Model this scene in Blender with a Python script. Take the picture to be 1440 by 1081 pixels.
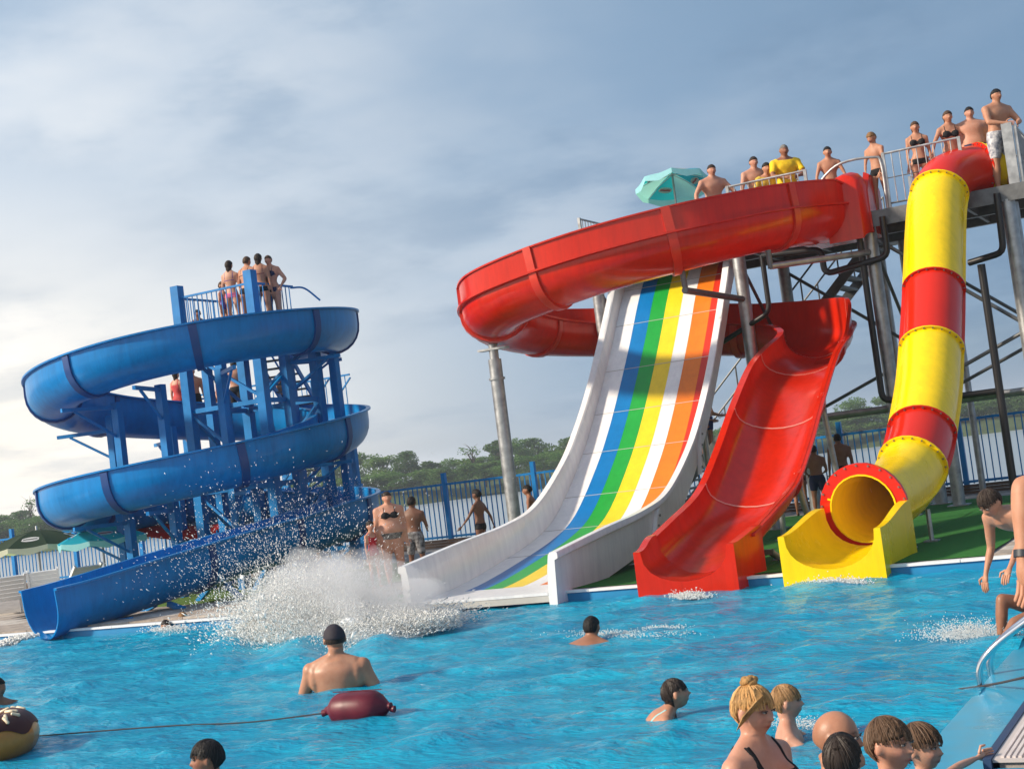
import bpy, math, random
import numpy as np
from mathutils import Vector, Matrix, noise as mnoise
random.seed(7); RNG = np.random.default_rng(7)
R = math.radians
scene = bpy.context.scene
for o in list(bpy.data.objects): bpy.data.objects.remove(o)
# ------------------------------------------------------------------ camera
# world frame: X runs along the far pool edge, Y away from the pool, Z up, water at z = 0
FPX, CXP, CYP = 2000., 720., 540.5
ROLL, CAMH, ALPHA = R(7.2), 1.85, R(27.3)
PITCH = math.atan((664 - 540.5) * math.cos(ROLL) / FPX)
V_FW = np.array([-math.sin(ALPHA) * math.cos(PITCH), math.cos(ALPHA) * math.cos(PITCH), math.sin(PITCH)])
V_R0 = np.array([math.cos(ALPHA), math.sin(ALPHA), 0.]); V_U0 = np.cross(V_R0, V_FW)
V_RT = V_R0 * math.cos(ROLL) - V_U0 * math.sin(ROLL)
V_UP = V_R0 * math.sin(ROLL) + V_U0 * math.cos(ROLL)
V_H = np.array([-math.sin(ALPHA), math.cos(ALPHA), 0.])
CAM = np.array([0, 0, CAMH])
def ray(x, y): return V_FW + V_RT * (x - CXP) / FPX - V_UP * (y - CYP) / FPX
def at_depth(x, y, d): return CAM + ray(x, y) * d
def on_z(x, y, z=0.): d = ray(x, y); return CAM + d * ((z - CAMH) / d[2])
def on_y(x, y, Y): d = ray(x, y); return CAM + d * (Y / d[1])
def on_x(x, y, X): d = ray(x, y); return CAM + d * (X / d[0])
cd = bpy.data.cameras.new('camera'); cam = bpy.data.objects.new('camera', cd)
scene.collection.objects.link(cam)
cd.sensor_fit = 'HORIZONTAL'; cd.sensor_width = 36; cd.lens = 36 * FPX / 1440
cd.clip_start = 0.05; cd.clip_end = 6000
M = Matrix((tuple(V_RT), tuple(V_UP), tuple(-V_FW))).transposed().to_4x4(); M.translation = Vector(CAM)
cam.matrix_world = M
scene.camera = cam
# ------------------------------------------------------------------ sky, sun, exposure
SUN_B, SUN_EL = R(-13), R(30)
sd = -V_R0 * math.cos(SUN_B) + V_H * math.sin(SUN_B)
SUN_DIR = Vector((sd[0] * math.cos(SUN_EL), sd[1] * math.cos(SUN_EL), math.sin(SUN_EL)))
world = bpy.data.worlds.new('World'); scene.world = world; world.use_nodes = True
wn, wl = world.node_tree.nodes, world.node_tree.links
wn.clear()
def wnode(t, **k):
    n = wn.new(t)
    for a, b in k.items(): setattr(n, a, b)
    return n
out = wnode('ShaderNodeOutputWorld'); bg = wnode('ShaderNodeBackground')
sky = wnode('ShaderNodeTexSky', sky_type='NISHITA', sun_disc=False)
sky.sun_elevation = SUN_EL; sky.sun_rotation = math.atan2(sd[0], sd[1])
sky.air_density = 1.0; sky.dust_density = 2.0; sky.ozone_density = 1.0; sky.altitude = 0
tc = wnode('ShaderNodeTexCoord')
def wmath(op, a, b=None, clamp=False):
    n = wnode('ShaderNodeMath', operation=op); n.use_clamp = clamp
    for i, v in enumerate((a, b)):
        if v is None: continue
        if isinstance(v, (int, float)): n.inputs[i].default_value = v
        else: wl.new(v, n.inputs[i])
    return n.outputs[0]
def wrange(v, a, b, c=0., d=1.):
    n = wnode('ShaderNodeMapRange', interpolation_type='SMOOTHSTEP'); wl.new(v, n.inputs[0])
    n.inputs[1].default_value = a; n.inputs[2].default_value = b; n.inputs[3].default_value = c; n.inputs[4].default_value = d
    return n.outputs[0]
def wmix(f, a, b, mode='MIX'):
    n = wnode('ShaderNodeMix', data_type='RGBA', blend_type=mode)
    if isinstance(f, (int, float)): n.inputs[0].default_value = f
    else: wl.new(f, n.inputs[0])
    for i, v in ((6, a), (7, b)):
        if isinstance(v, tuple): n.inputs[i].default_value = (*v, 1)
        else: wl.new(v, n.inputs[i])
    return n.outputs[2]
sep = wnode('ShaderNodeSeparateXYZ'); wl.new(tc.outputs['Generated'], sep.inputs[0])
dotn = wnode('ShaderNodeVectorMath', operation='DOT_PRODUCT'); wl.new(tc.outputs['Generated'], dotn.inputs[0])
dotn.inputs[1].default_value = (sd[0], sd[1], 0)
# project the view direction on a flat cloud deck
zz = wmath('MAXIMUM', sep.outputs[2], 0.0); zz = wmath('ADD', zz, 0.16)
cx = wmath('DIVIDE', sep.outputs[0], zz); cy = wmath('DIVIDE', sep.outputs[1], zz)
cmb = wnode('ShaderNodeCombineXYZ'); wl.new(cx, cmb.inputs[0]); wl.new(cy, cmb.inputs[1])
def wnoise(scale, detail, rough, off):
    mp = wnode('ShaderNodeMapping'); wl.new(cmb.outputs[0], mp.inputs[0]); mp.inputs['Location'].default_value = off
    n = wnode('ShaderNodeTexNoise'); wl.new(mp.outputs[0], n.inputs['Vector'])
    n.inputs['Scale'].default_value = scale; n.inputs['Detail'].default_value = detail; n.inputs['Roughness'].default_value = rough
    return n.outputs[0]
big = wnoise(0.7, 5, .5, (3.1, 1.7, 0)); fine = wnoise(1.9, 9, .55, (0.4, 7.7, 2.0))
veil = wnoise(0.28, 3, .5, (9.1, 2.2, 1.0))
sunf = wrange(dotn.outputs['Value'], -0.62, 0.25)
SKYK = 0.055
skyc = wmix(1.0, sky.outputs[0], (SKYK, SKYK, SKYK), 'MULTIPLY')
# thin grey-blue overcast veil everywhere, brighter and warmer towards the sun's side and the horizon
veilc = wmix(sunf, (.115, .198, .305), (.31, .405, .52))
low = wrange(sep.outputs[2], 0.0, 0.34, 1.0, 0.0)
warm = wmath('MULTIPLY', low, wrange(dotn.outputs['Value'], -.34, .20))
veilc = wmix(warm, veilc, (.92, .83, .70))
base = wmix(wrange(veil, .25, .62, .55, .92), skyc, veilc)
cm = wmath('MULTIPLY', wrange(big, .47, .66), wrange(fine, .30, .62))
cloudc = wmix(sunf, (.20, .28, .385), (.80, .76, .70))
base = wmix(wmath('MULTIPLY', cm, .48), base, cloudc)
dk = wmath('MULTIPLY', wrange(fine, .55, .36), wrange(big, .40, .52))
base = wmix(wmath('MULTIPLY', dk, .34), base, wmix(sunf, (.075, .135, .22), (.20, .27, .36)))
wl.new(base, bg.inputs[0]); bg.inputs[1].default_value = 1.0
wl.new(bg.outputs[0], out.inputs[0])
sl = bpy.data.lights.new('sun', 'SUN'); sl.energy = 3.7; sl.angle = R(5.0); sl.color = (1, .86, .68)
so = bpy.data.objects.new('sun', sl); scene.collection.objects.link(so)
so.rotation_euler = SUN_DIR.to_track_quat('Z', 'Y').to_euler()
vs = scene.view_settings; vs.view_transform = 'Standard'; vs.look = 'None'; vs.gamma = 1; vs.exposure = 0.72
try: vs.use_curve_mapping = False
except Exception: pass
scene.render.resolution_x, scene.render.resolution_y = 1024, 768
scene.cycles.max_bounces = 8; scene.cycles.volume_bounces = 2; scene.cycles.transparent_max_bounces = 12

# ------------------------------------------------------------------ helpers
COL = scene.collection
def tag(o, label=None, cat=None, group=None, kind=None):
    if label: o['label'] = label
    if cat: o['category'] = cat
    if group: o['group'] = group
    if kind: o['kind'] = kind
    return o
def empty(name, loc=(0, 0, 0), rz=0., label=None, cat=None, group=None):
    o = bpy.data.objects.new(name, None); COL.objects.link(o)
    o.location = tuple(float(v) for v in loc); o.rotation_euler = (0, 0, rz); o.empty_display_size = .1
    return tag(o, label, cat, group)
def link(name, me, parent=None, loc=None):
    o = bpy.data.objects.new(name, me); COL.objects.link(o)
    if parent is not None: o.parent = parent
    if loc is not None: o.location = tuple(float(v) for v in loc)
    return o
def mesh(name, v, f, mats, smooth=True, auto=None, mi=None):
    me = bpy.data.meshes.new(name)
    me.from_pydata([tuple(map(float, p)) for p in v], [], [tuple(map(int, q)) for q in f])
    if not isinstance(mats, (list, tuple)): mats = [mats]
    for m in mats: me.materials.append(m)
    if mi is not None: me.polygons.foreach_set('material_index', mi)
    if smooth: me.polygons.foreach_set('use_smooth', [True] * len(me.polygons))
    if auto is not None:
        try: me.set_sharp_from_angle(angle=R(auto))
        except Exception: pass
    me.update(); return me
def mesh_np(name, v, f, mat, smooth=False):
    """fast path: v (n,3) array, f (m,k) array of k-gons"""
    me = bpy.data.meshes.new(name); v = np.asarray(v, np.float32); f = np.asarray(f, np.int32)
    me.vertices.add(len(v)); me.vertices.foreach_set('co', v.ravel())
    k = f.shape[1]; me.loops.add(f.size); me.loops.foreach_set('vertex_index', f.ravel())
    me.polygons.add(len(f)); me.polygons.foreach_set('loop_start', np.arange(0, f.size, k, dtype=np.int32))
    me.polygons.foreach_set('loop_total', np.full(len(f), k, np.int32))
    me.materials.append(mat)
    if smooth: me.polygons.foreach_set('use_smooth', np.ones(len(f), bool))
    me.update(); me.validate(); return me
def nrm(v): v = np.asarray(v, float); return v / (np.linalg.norm(v) + 1e-12)
class MB:
    def __init__(s): s.v = []; s.f = []
    def quad_box(s, c, sz, rot=None):
        c = np.asarray(c, float); h = np.asarray(sz, float) / 2; b = len(s.v)
        for x in (-1, 1):
            for y in (-1, 1):
                for z in (-1, 1):
                    p = np.array([x, y, z]) * h
                    if rot is not None: p = rot @ p
                    s.v.append(c + p)
        for q in ((0, 1, 3, 2), (4, 6, 7, 5), (0, 4, 5, 1), (2, 3, 7, 6), (0, 2, 6, 4), (1, 5, 7, 3)): s.f.append([b + i for i in q])
        return s
    def box(s, a, b): a = np.asarray(a, float); b = np.asarray(b, float); return s.quad_box((a + b) / 2, np.abs(b - a))
    def beam(s, p0, p1, w, h, upv=(0, 0, 1)):
        p0 = np.asarray(p0, float); p1 = np.asarray(p1, float); t = nrm(p1 - p0)
        if abs(t @ np.asarray(upv)) > .99: upv = (0, 1, 0)
        x = nrm(np.cross(t, upv)); y = np.cross(x, t)
        return s.quad_box((p0 + p1) / 2, (w, np.linalg.norm(p1 - p0), h), np.stack([x, t, y], 1))
    def tube(s, pts, r, n=10, caps=True):
        pts = [np.asarray(p, float) for p in pts]; rr = r if isinstance(r, (list, tuple, np.ndarray)) else [r] * len(pts)
        b0 = len(s.v); ref = None
        for i, p in enumerate(pts):
            t = nrm(pts[min(i + 1, len(pts) - 1)] - pts[max(i - 1, 0)])
            if ref is None:
                a = np.array([0, 0, 1.]) if abs(t[2]) < .9 else np.array([1., 0, 0]); ref = nrm(np.cross(t, a))
            ref = nrm(ref - t * (ref @ t)); bi = np.cross(t, ref)
            for k in range(n):
                a = 2 * math.pi * k / n; s.v.append(p + (ref * math.cos(a) + bi * math.sin(a)) * rr[i])
        for i in range(len(pts) - 1):
            for k in range(n):
                a, b = b0 + i * n + k, b0 + i * n + (k + 1) % n; s.f.append([a, b, b + n, a + n])
        if caps: s.f.append([b0 + k for k in range(n)][::-1]); s.f.append([b0 + (len(pts) - 1) * n + k for k in range(n)])
        return s
    def lathe(s, prof, n=16, c=(0, 0, 0)):
        b = len(s.v); c = np.asarray(c, float)
        for r, z in prof:
            for k in range(n):
                a = 2 * math.pi * k / n; s.v.append(c + np.array([r * math.cos(a), r * math.sin(a), z]))
        for i in range(len(prof) - 1):
            for k in range(n):
                p, q = b + i * n + k, b + i * n + (k + 1) % n; s.f.append([p, q, q + n, p + n])
        return s
    def loft(s, rings, closed=True, cap=True):
        b = len(s.v); n = len(rings[0])
        for r in rings:
            for p in r: s.v.append(np.asarray(p, float))
        for i in range(len(rings) - 1):
            for k in range(n if closed else n - 1):
                p, q = b + i * n + k, b + i * n + (k + 1) % n; s.f.append([p, q, q + n, p + n])
        if cap and closed: s.f.append([b + k for k in range(n)][::-1]); s.f.append([b + (len(rings) - 1) * n + k for k in range(n)])
        return s
    def ell(s, c, rad, n=12, m=8, rot=None):
        rings = []; c = np.asarray(c, float); rad = np.asarray(rad, float)
        for i in range(m + 1):
            t = math.pi * (i + .02) / (m + .04); ring = []
            for k in range(n):
                a = 2 * math.pi * k / n; p = np.array([math.sin(t) * math.cos(a), math.sin(t) * math.sin(a), -math.cos(t)]) * rad
                ring.append(c + (rot @ p if rot is not None else p))
            rings.append(ring)
        return s.loft(rings)
    def build(s, name, mat, parent=None, smooth=True, auto=40, loc=None):
        return link(name, mesh(name, s.v, s.f, mat, smooth, auto), parent, loc)
def spline(pts, n):
    """Catmull-Rom through pts, n samples per span"""
    P = np.asarray(pts, float); P = np.vstack([2 * P[0] - P[1], P, 2 * P[-1] - P[-2]]); out = []
    for i in range(1, len(P) - 2):
        for k in range(n):
            t = k / n; a, b, c, d = P[i - 1], P[i], P[i + 1], P[i + 2]
            out.append(.5 * (2 * b + (c - a) * t + (2 * a - 5 * b + 4 * c - d) * t * t + (3 * b - a - 3 * c + d) * t ** 3))
    out.append(P[-2]); return np.array(out)
def resample(P, step):
    d = np.r_[0, np.cumsum(np.linalg.norm(np.diff(P, axis=0), axis=1))]; n = max(2, int(round(d[-1] / step)) + 1)
    s = np.linspace(0, d[-1], n); return np.stack([np.interp(s, d, P[:, k]) for k in range(P.shape[1])], 1)
def frames(P):
    T = np.gradient(P, axis=0); T /= np.linalg.norm(T, axis=1)[:, None]
    S = np.cross(T, [0, 0, 1.]); S /= np.linalg.norm(S, axis=1)[:, None]   # right hand side of travel
    return T, S, np.cross(S, T)
def sweep(P, S, N, sec, i0, i1, cap=True):
    """loft closed sections sec(i)->[(u,v)] (u to the right, v up) between samples i0..i1"""
    m = MB(); m.loft([[P[i] + S[i] * u + N[i] * w for u, w in sec(i)] for i in range(i0, i1 + 1)], True, cap); return m

# ------------------------------------------------------------------ materials
MATS = {}
def mat(name, col, rough=.5, spec=.5, metal=0., var=.0, vscale=3., bump=0., bscale=40., coat=0., trans=0., col2=None, detail=5, stretch=None, obj=True, sss=0., grime=0.):
    if name in MATS: return MATS[name]
    m = bpy.data.materials.new(name); m.use_nodes = True; nt = m.node_tree; nd, lk = nt.nodes, nt.links
    p = nd['Principled BSDF']; p.inputs['Base Color'].default_value = (*col, 1); p.inputs['Roughness'].default_value = rough
    p.inputs['Specular IOR Level'].default_value = spec; p.inputs['Metallic'].default_value = metal; p.inputs['Coat Weight'].default_value = coat
    p.inputs['Coat Roughness'].default_value = .06
    if sss:
        p.inputs['Subsurface Weight'].default_value = sss; p.inputs['Subsurface Radius'].default_value = (.03, .012, .008); p.inputs['Subsurface Scale'].default_value = .5
    if var or bump:
        t = nd.new('ShaderNodeTexCoord'); src = t.outputs['Object']
        if stretch:
            mp = nd.new('ShaderNodeMapping'); mp.inputs['Scale'].default_value = stretch; lk.new(src, mp.inputs[0]); src = mp.outputs[0]
    if var:
        n = nd.new('ShaderNodeTexNoise'); n.inputs['Scale'].default_value = vscale; n.inputs['Detail'].default_value = detail; n.inputs['Roughness'].default_value = .6
        lk.new(src, n.inputs['Vector'])
        r = nd.new('ShaderNodeValToRGB'); r.color_ramp.elements[0].position = .3; r.color_ramp.elements[1].position = .72
        c2 = col2 if col2 else tuple(c * (1 - var) for c in col)
        c1 = col if col2 else tuple(min(1, c * (1 + var)) for c in col)
        r.color_ramp.elements[0].color = (*c2, 1); r.color_ramp.elements[1].color = (*c1, 1)
        lk.new(n.outputs[0], r.inputs[0]); lk.new(r.outputs[0], p.inputs['Base Color'])
        if grime:
            mp2 = nd.new('ShaderNodeMapping'); mp2.inputs['Scale'].default_value = (5., 5., .7); lk.new(t.outputs['Object'], mp2.inputs[0])
            n3 = nd.new('ShaderNodeTexNoise'); n3.inputs['Scale'].default_value = 1.6; n3.inputs['Detail'].default_value = 7; n3.inputs['Roughness'].default_value = .7; lk.new(mp2.outputs[0], n3.inputs['Vector'])
            r2 = nd.new('ShaderNodeValToRGB'); r2.color_ramp.elements[0].position = .42; r2.color_ramp.elements[1].position = .66; r2.color_ramp.elements[0].color = (1, 1, 1, 1); r2.color_ramp.elements[1].color = (1 - grime, 1 - grime, 1 - grime * .8, 1); lk.new(n3.outputs[0], r2.inputs[0])
            mg = nd.new('ShaderNodeMix'); mg.data_type = 'RGBA'; mg.blend_type = 'MULTIPLY'; mg.inputs[0].default_value = 1; lk.new(r.outputs[0], mg.inputs[6]); lk.new(r2.outputs[0], mg.inputs[7]); lk.new(mg.outputs[2], p.inputs['Base Color'])
        mr = nd.new('ShaderNodeMapRange'); mr.inputs[3].default_value = max(.02, rough - .08); mr.inputs[4].default_value = min(1, rough + .12)
        lk.new(n.outputs[0], mr.inputs[0]); lk.new(mr.outputs[0], p.inputs['Roughness'])
    if bump:
        n2 = nd.new('ShaderNodeTexNoise'); n2.inputs['Scale'].default_value = bscale; n2.inputs['Detail'].default_value = 4; lk.new(src, n2.inputs['Vector'])
        b = nd.new('ShaderNodeBump'); b.inputs['Strength'].default_value = bump; b.inputs['Distance'].default_value = .02
        lk.new(n2.outputs[0], b.inputs['Height']); lk.new(b.outputs[0], p.inputs['Normal'])
    if trans:
        tr = nd.new('ShaderNodeBsdfTranslucent'); mx = nd.new('ShaderNodeMixShader'); mx.inputs[0].default_value = trans
        tr.inputs[0].default_value = (min(1, col[0] * 1.25), min(1, col[1] * 1.6 + .01), col[2], 1)
        lk.new(p.outputs[0], mx.inputs[1]); lk.new(tr.outputs[0], mx.inputs[2]); lk.new(mx.outputs[0], nd['Material Output'].inputs[0])
    MATS[name] = m; return m
M_blue = mat('blue_gelcoat', (.0005, .20, .53), .30, .3, grime=.22, var=.16, vscale=.9, coat=.08, bump=.04, bscale=3.)
M_bluein = M_blue
M_bluesteel = mat('blue_painted_steel', (.001, .18, .48), .40, .35, var=.18, vscale=2.5, bump=.08, bscale=20)
M_red = mat('red_gelcoat', (.62, .018, .002), .20, .4, grime=.18, var=.12, vscale=.8, coat=.15, trans=.16, bump=.03, bscale=2.5)
M_redlip = mat('red_rim_gelcoat', (.55, .03, .012), .3, .5, var=.1)
M_yellow = mat('yellow_gelcoat', (.80, .60, .004), .25, .5, grime=.12, var=.06, vscale=1., coat=.3, trans=.12, bump=.03, bscale=2.5)
M_yellow2 = mat('yellow_opaque_gelcoat', (.88, .60, .0), .24, .4, grime=.12, var=.07, vscale=1., coat=.12, bump=.03, bscale=2.5)
M_red2 = mat('red_opaque_gelcoat', (.58, .016, .003), .20, .4, var=.1, vscale=.8, coat=.15, bump=.03, bscale=2.5)
M_white = mat('white_gelcoat', (.76, .76, .76), .32, .5, grime=.12, var=.07, vscale=1.2, coat=.2, bump=.03, bscale=3)
M_whiteund = mat('unpainted_fibreglass', (.50, .47, .43), .55, .4, var=.15, vscale=1.5)
M_sblue = mat('stripe_blue', (.001, .16, .44), .34, .35, grime=.10, coat=.06, var=.06)
M_sgreen = mat('stripe_green', (.012, .31, .04), .34, .35, grime=.10, coat=.06, var=.06)
M_syel = mat('stripe_yellow', (.80, .58, .015), .34, .35, grime=.10, coat=.06, var=.05)
M_sorange = mat('stripe_orange', (.72, .18, .01), .34, .35, grime=.10, coat=.06, var=.06)
M_sred = mat('stripe_red', (.55, .03, .012), .34, .35, grime=.10, coat=.06, var=.06)
M_seam = mat('joint_sealant', (.42, .40, .38), .6)
M_seamred = mat('joint_sealant_pink', (.75, .35, .28), .5)
M_galv = mat('galvanised_steel', (.36, .37, .38), .42, .5, metal=.75, var=.3, vscale=6, bump=.06, bscale=25)
M_galvd = mat('weathered_steel', (.14, .145, .15), .5, .5, metal=.6, var=.3, vscale=5)
M_blk = mat('black_plastic_pipe', (.012, .012, .014), .38, .5)
M_bolt = mat('zinc_bolt', (.25, .24, .22), .4, metal=.8)
M_turf = mat('green_turf', (.045, .21, .04), .9, .2, var=.5, vscale=30, col2=(.02, .11, .02), bump=.5, bscale=300)
M_grass = mat('grass_patch', (.10, .17, .03), .9, .2, var=.5, vscale=25, bump=.6, bscale=200)
M_paver = mat('paving_slab', (.33, .28, .24), .8, .3, var=.4, vscale=4, bump=.2, bscale=60)
M_paver2 = mat('paving_slab_pale', (.45, .41, .37), .8, .3, var=.35, vscale=4, bump=.2, bscale=60)
M_joint = mat('paving_bed', (.12, .10, .09), .95, .1, var=.4, vscale=15)
M_coping = mat('white_coping', (.72, .73, .74), .5, .4, var=.1, vscale=8)
M_liner = mat('blue_pool_liner', (.01, .21, .44), .4, .5, var=.12, vscale=3)
M_shelf = mat('blue_pool_ledge', (.012, .33, .54), .28, .5, var=.14, vscale=4)
M_rib = mat('ribbed_deck', (.62, .55, .53), .6, .4, var=.1, vscale=8)
M_chrome = mat('polished_steel', (.75, .76, .78), .12, metal=1.)
M_plank = mat('dark_plank', (.10, .065, .05), .7, .3, var=.35, vscale=6, stretch=(1, 8, 8))
M_plasticw = mat('white_plastic', (.74, .75, .76), .45, .5, var=.04)
M_rope = mat('rope', (.05, .045, .05), .8, .2)
M_foam = mat('water_foam', (.86, .90, .93), .55, .4)
# ------------------------------------------------------------------ the setting
def edge_y(X): return 17.70 + .034 * max(0., -X - 6.)
DECK_Z = .13
# ground sheet to the horizon on this side of the river (river bed level beyond)
g = MB(); g.v = [np.array(p) for p in ((-900, -600, -2.6), (900, -600, -2.6), (900, 1500, -2.6), (-900, 1500, -2.6))]; g.f = [[0, 1, 2, 3]]
tag(g.build('ground', mat('river_bed', (.12, .11, .09), .9, var=.3, vscale=.05), smooth=False), kind='structure')
# pool basin: L-shaped plan, walls and floor
basin = [(-40, 4.6), (.8, 4.6), (.8, 7.35), (-1.40, 7.35), (-1.40, 17.70), (-6, 17.70), (-40, edge_y(-40))]
WZ, FZ = DECK_Z - .03, -1.25
b = MB(); n = len(basin)
b.v = [np.array((x, y, z)) for z in (FZ, WZ) for x, y in basin]
b.f = [[i, (i + 1) % n, (i + 1) % n + n, i + n][::-1] for i in range(n)] + [list(range(n))]
tag(b.build('pool_basin', M_liner, smooth=False), kind='structure')
# submerged ledge along the right side of the pool
sh = MB().box((-1.90, 7.36, FZ + .01), (-1.401, 17.69, .022))
tag(sh.build('pool_ledge', M_shelf, smooth=False), kind='structure')
# deck all round: built as a ring of slabs so that no sheet crosses the pool
def slab(name, pts, z, m, depth=.25):
    k = len(pts); mb = MB(); mb.v = [np.array((x, y, zz)) for zz in (z - depth, z) for x, y in pts]
    mb.f = [list(range(k, 2 * k))] + [[i, (i + 1) % k, (i + 1) % k + k, i + k] for i in range(k)]
    return tag(mb.build(name, m, smooth=False), kind='structure')
M_deckbase = mat('deck_concrete', (.30, .27, .25), .85, .3, var=.3, vscale=3, bump=.2, bscale=50)
slab('deck', [(-1.37, 7.38), (16, 7.38), (16, 33.4), (-60, 33.4), (-60, edge_y(-60) + .03), (-6, 17.73), (-1.37, 17.73)], DECK_Z - .01, M_deckbase, 2.4)
slab('near_deck', [(-60, -16), (16, -16), (16, 7.37), (.83, 7.37), (.83, 4.57), (-60, 4.57)], DECK_Z - .01, M_deckbase, 2.4)
# coping along the far edge, white line of tiles
for k in range(34):
    x0 = -1.40 - k * 1.0; x1 = x0 - .992
    c = MB(); y0, y1 = edge_y(x0), edge_y(x1)
    ring = lambda x, y: [(x, y - .03, .104), (x, y - .03, DECK_Z + .008), (x, y + .10, DECK_Z + .008), (x, y + .10, .104)]
    c.loft([ring(x0, y0), ring(x1, y1)])
    if k == 0:
        cop = empty('pool_coping', (0, 0, 0)); tag(cop, kind='structure')
    c.build('coping_tile', M_coping, cop, smooth=False)
# ribbed drainage strip and edge trim on the right hand deck
rd = empty('deck_grating'); tag(rd, kind='structure')
MB().box((-1.398, 7.36, DECK_Z - .005), (-.2, 14, DECK_Z + .012)).build('grating_base', mat('grating_base', (.50, .45, .44), .7), rd, smooth=False)
rb = MB()
for i in range(42): rb.box((-1.36 + i * .028, 7.38, DECK_Z + .0125), (-1.36 + i * .028 + .016, 13.98, DECK_Z + .022))
tag(rb.build('grating_rib', M_rib, rd, smooth=False), kind='stuff')
MB().box((-1.44, 7.33, DECK_Z - .10), (-1.40, 14, DECK_Z + .02)).build('edge_trim', mat('dark_trim', (.02, .05, .12), .5), rd, smooth=False)
# green turf under the slides, laid in strips
turf = empty('turf_carpet'); tag(turf, kind='structure')
tx = -3.12
for k in range(6):
    x1 = tx - 1.55
    m = MB(); y0, y1 = edge_y(tx) + .16, edge_y(x1) + .16; rows = []
    for j in range(15):
        t = j / 14; z = DECK_Z + .012 + .006 * math.sin(j * 2.1 + k)
        rows.append([(tx - .004 - .0 * t, y0 + (30.2 - y0) * t, z), (x1 + .004, y1 + (30.2 - y1) * t, z + .003 * math.sin(j * 1.3 + k))])
    m.loft(rows, closed=False); m.build('turf_strip', M_turf, turf); tx = x1
m = MB().box((-22.5, 21.2, DECK_Z), (-14.2, 27.5, DECK_Z + .012)); m.build('grass_strip', M_grass, turf, smooth=False)
# paving slabs on the left deck
pav = empty('paving'); tag(pav, kind='structure')
pm = {}
cell = MB().quad_box((0, 0, 0), (1.185, .485, .03)); mA = mesh('paving_slab', cell.v, cell.f, M_paver, False); mB_ = mesh('paving_slab_pale', cell.v, cell.f, M_paver2, False)
cnt = 0
for j in range(9):
    for i in range(17):
        X = -13.2 - i * 1.2 - (j % 2) * .6; Y = 18.45 + .25 + j * .5
        if Y - .25 < edge_y(X) + .12: continue
        if Y + .25 > 21.2 and X > -23.2: continue
        if cnt > 280: break
        o = link('paving_slab', mA if (i * 7 + j * 3) % 5 < 3 else mB_, pav, (X, Y, DECK_Z + .004 + .004 * random.random())); cnt += 1
# grey slabs to the right of the turf
for i in range(3):
    for j in range(10):
        link('paving_slab', mB_ if (i + j) % 2 else mA, pav, (-2.45 + i * 1.2 - .0, 18.1 + j * .5, DECK_Z + .004))

# ------------------------------------------------------------------ water surface of the pool
def water_height(x, y):
    h = np.zeros_like(x); rg = np.random.default_rng(3)
    for i in range(60):
        lam = .16 * (10.0 ** rg.random()); a = rg.normal(R(-70), R(38)); k = 2 * math.pi / lam
        amp = .0022 * lam ** .75; h += amp * np.sin(k * (x * math.cos(a) + y * math.sin(a)) + rg.random() * 6.28 + .7 * np.sin(.8 * x + 1.3 * y))
    # sharper crests
    h = h + .9 * np.abs(h) * (h > 0)
    # swell thrown up around the slide splash and the exits
    for (px, py, amp, w) in ((-12.2, 15.6, .10, 1.1), (-9.6, 13.9, .09, .8), (-10.9, 14.2, .06, .9), (-6.8, 17.0, .04, .5), (-4.9, 17.0, .04, .5), (-1.95, 11.6, .05, .4)):
        d2 = ((x - px) ** 2 + (y - py) ** 2) / w ** 2; h += amp * np.exp(-d2) * (1 + .8 * np.sin(5 * x + 3 * y))
    return h
def make_water():
    stx, sty = .055, .05
    xs = np.arange(-27.0, .79, stx); ys = np.arange(4.62, 18.60, sty)
    Xg, Yg = np.meshgrid(xs, ys, indexing='ij'); Hh = water_height(Xg, Yg)
    v = np.stack([Xg, Yg, Hh], -1).reshape(-1, 3); nx, ny = len(xs), len(ys)
    idx = np.arange(nx * ny).reshape(nx, ny)
    q = np.stack([idx[:-1, :-1], idx[1:, :-1], idx[1:, 1:], idx[:-1, 1:]], -1).reshape(-1, 4)
    cxx = (xs[:-1] + stx / 2)[:, None] + 0 * ys[None, :-1]; cyy = (ys[:-1] + sty / 2)[None, :] + 0 * xs[:-1, None]
    ey = 17.70 + .034 * np.maximum(0, -cxx - 6.)
    keep = ((cyy < ey - .03) & ((cxx < -1.86) | (cyy < 7.34))).reshape(-1)
    # drop what the picture frame can never reach (behind the near left corner)
    q = q[keep]
    used = np.unique(q); remap = -np.ones(len(v), int); remap[used] = np.arange(len(used))
    me = mesh_np('pool_water', v[used], remap[q], M_water, True)
    return tag(link('pool_water', me), kind='structure')
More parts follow.
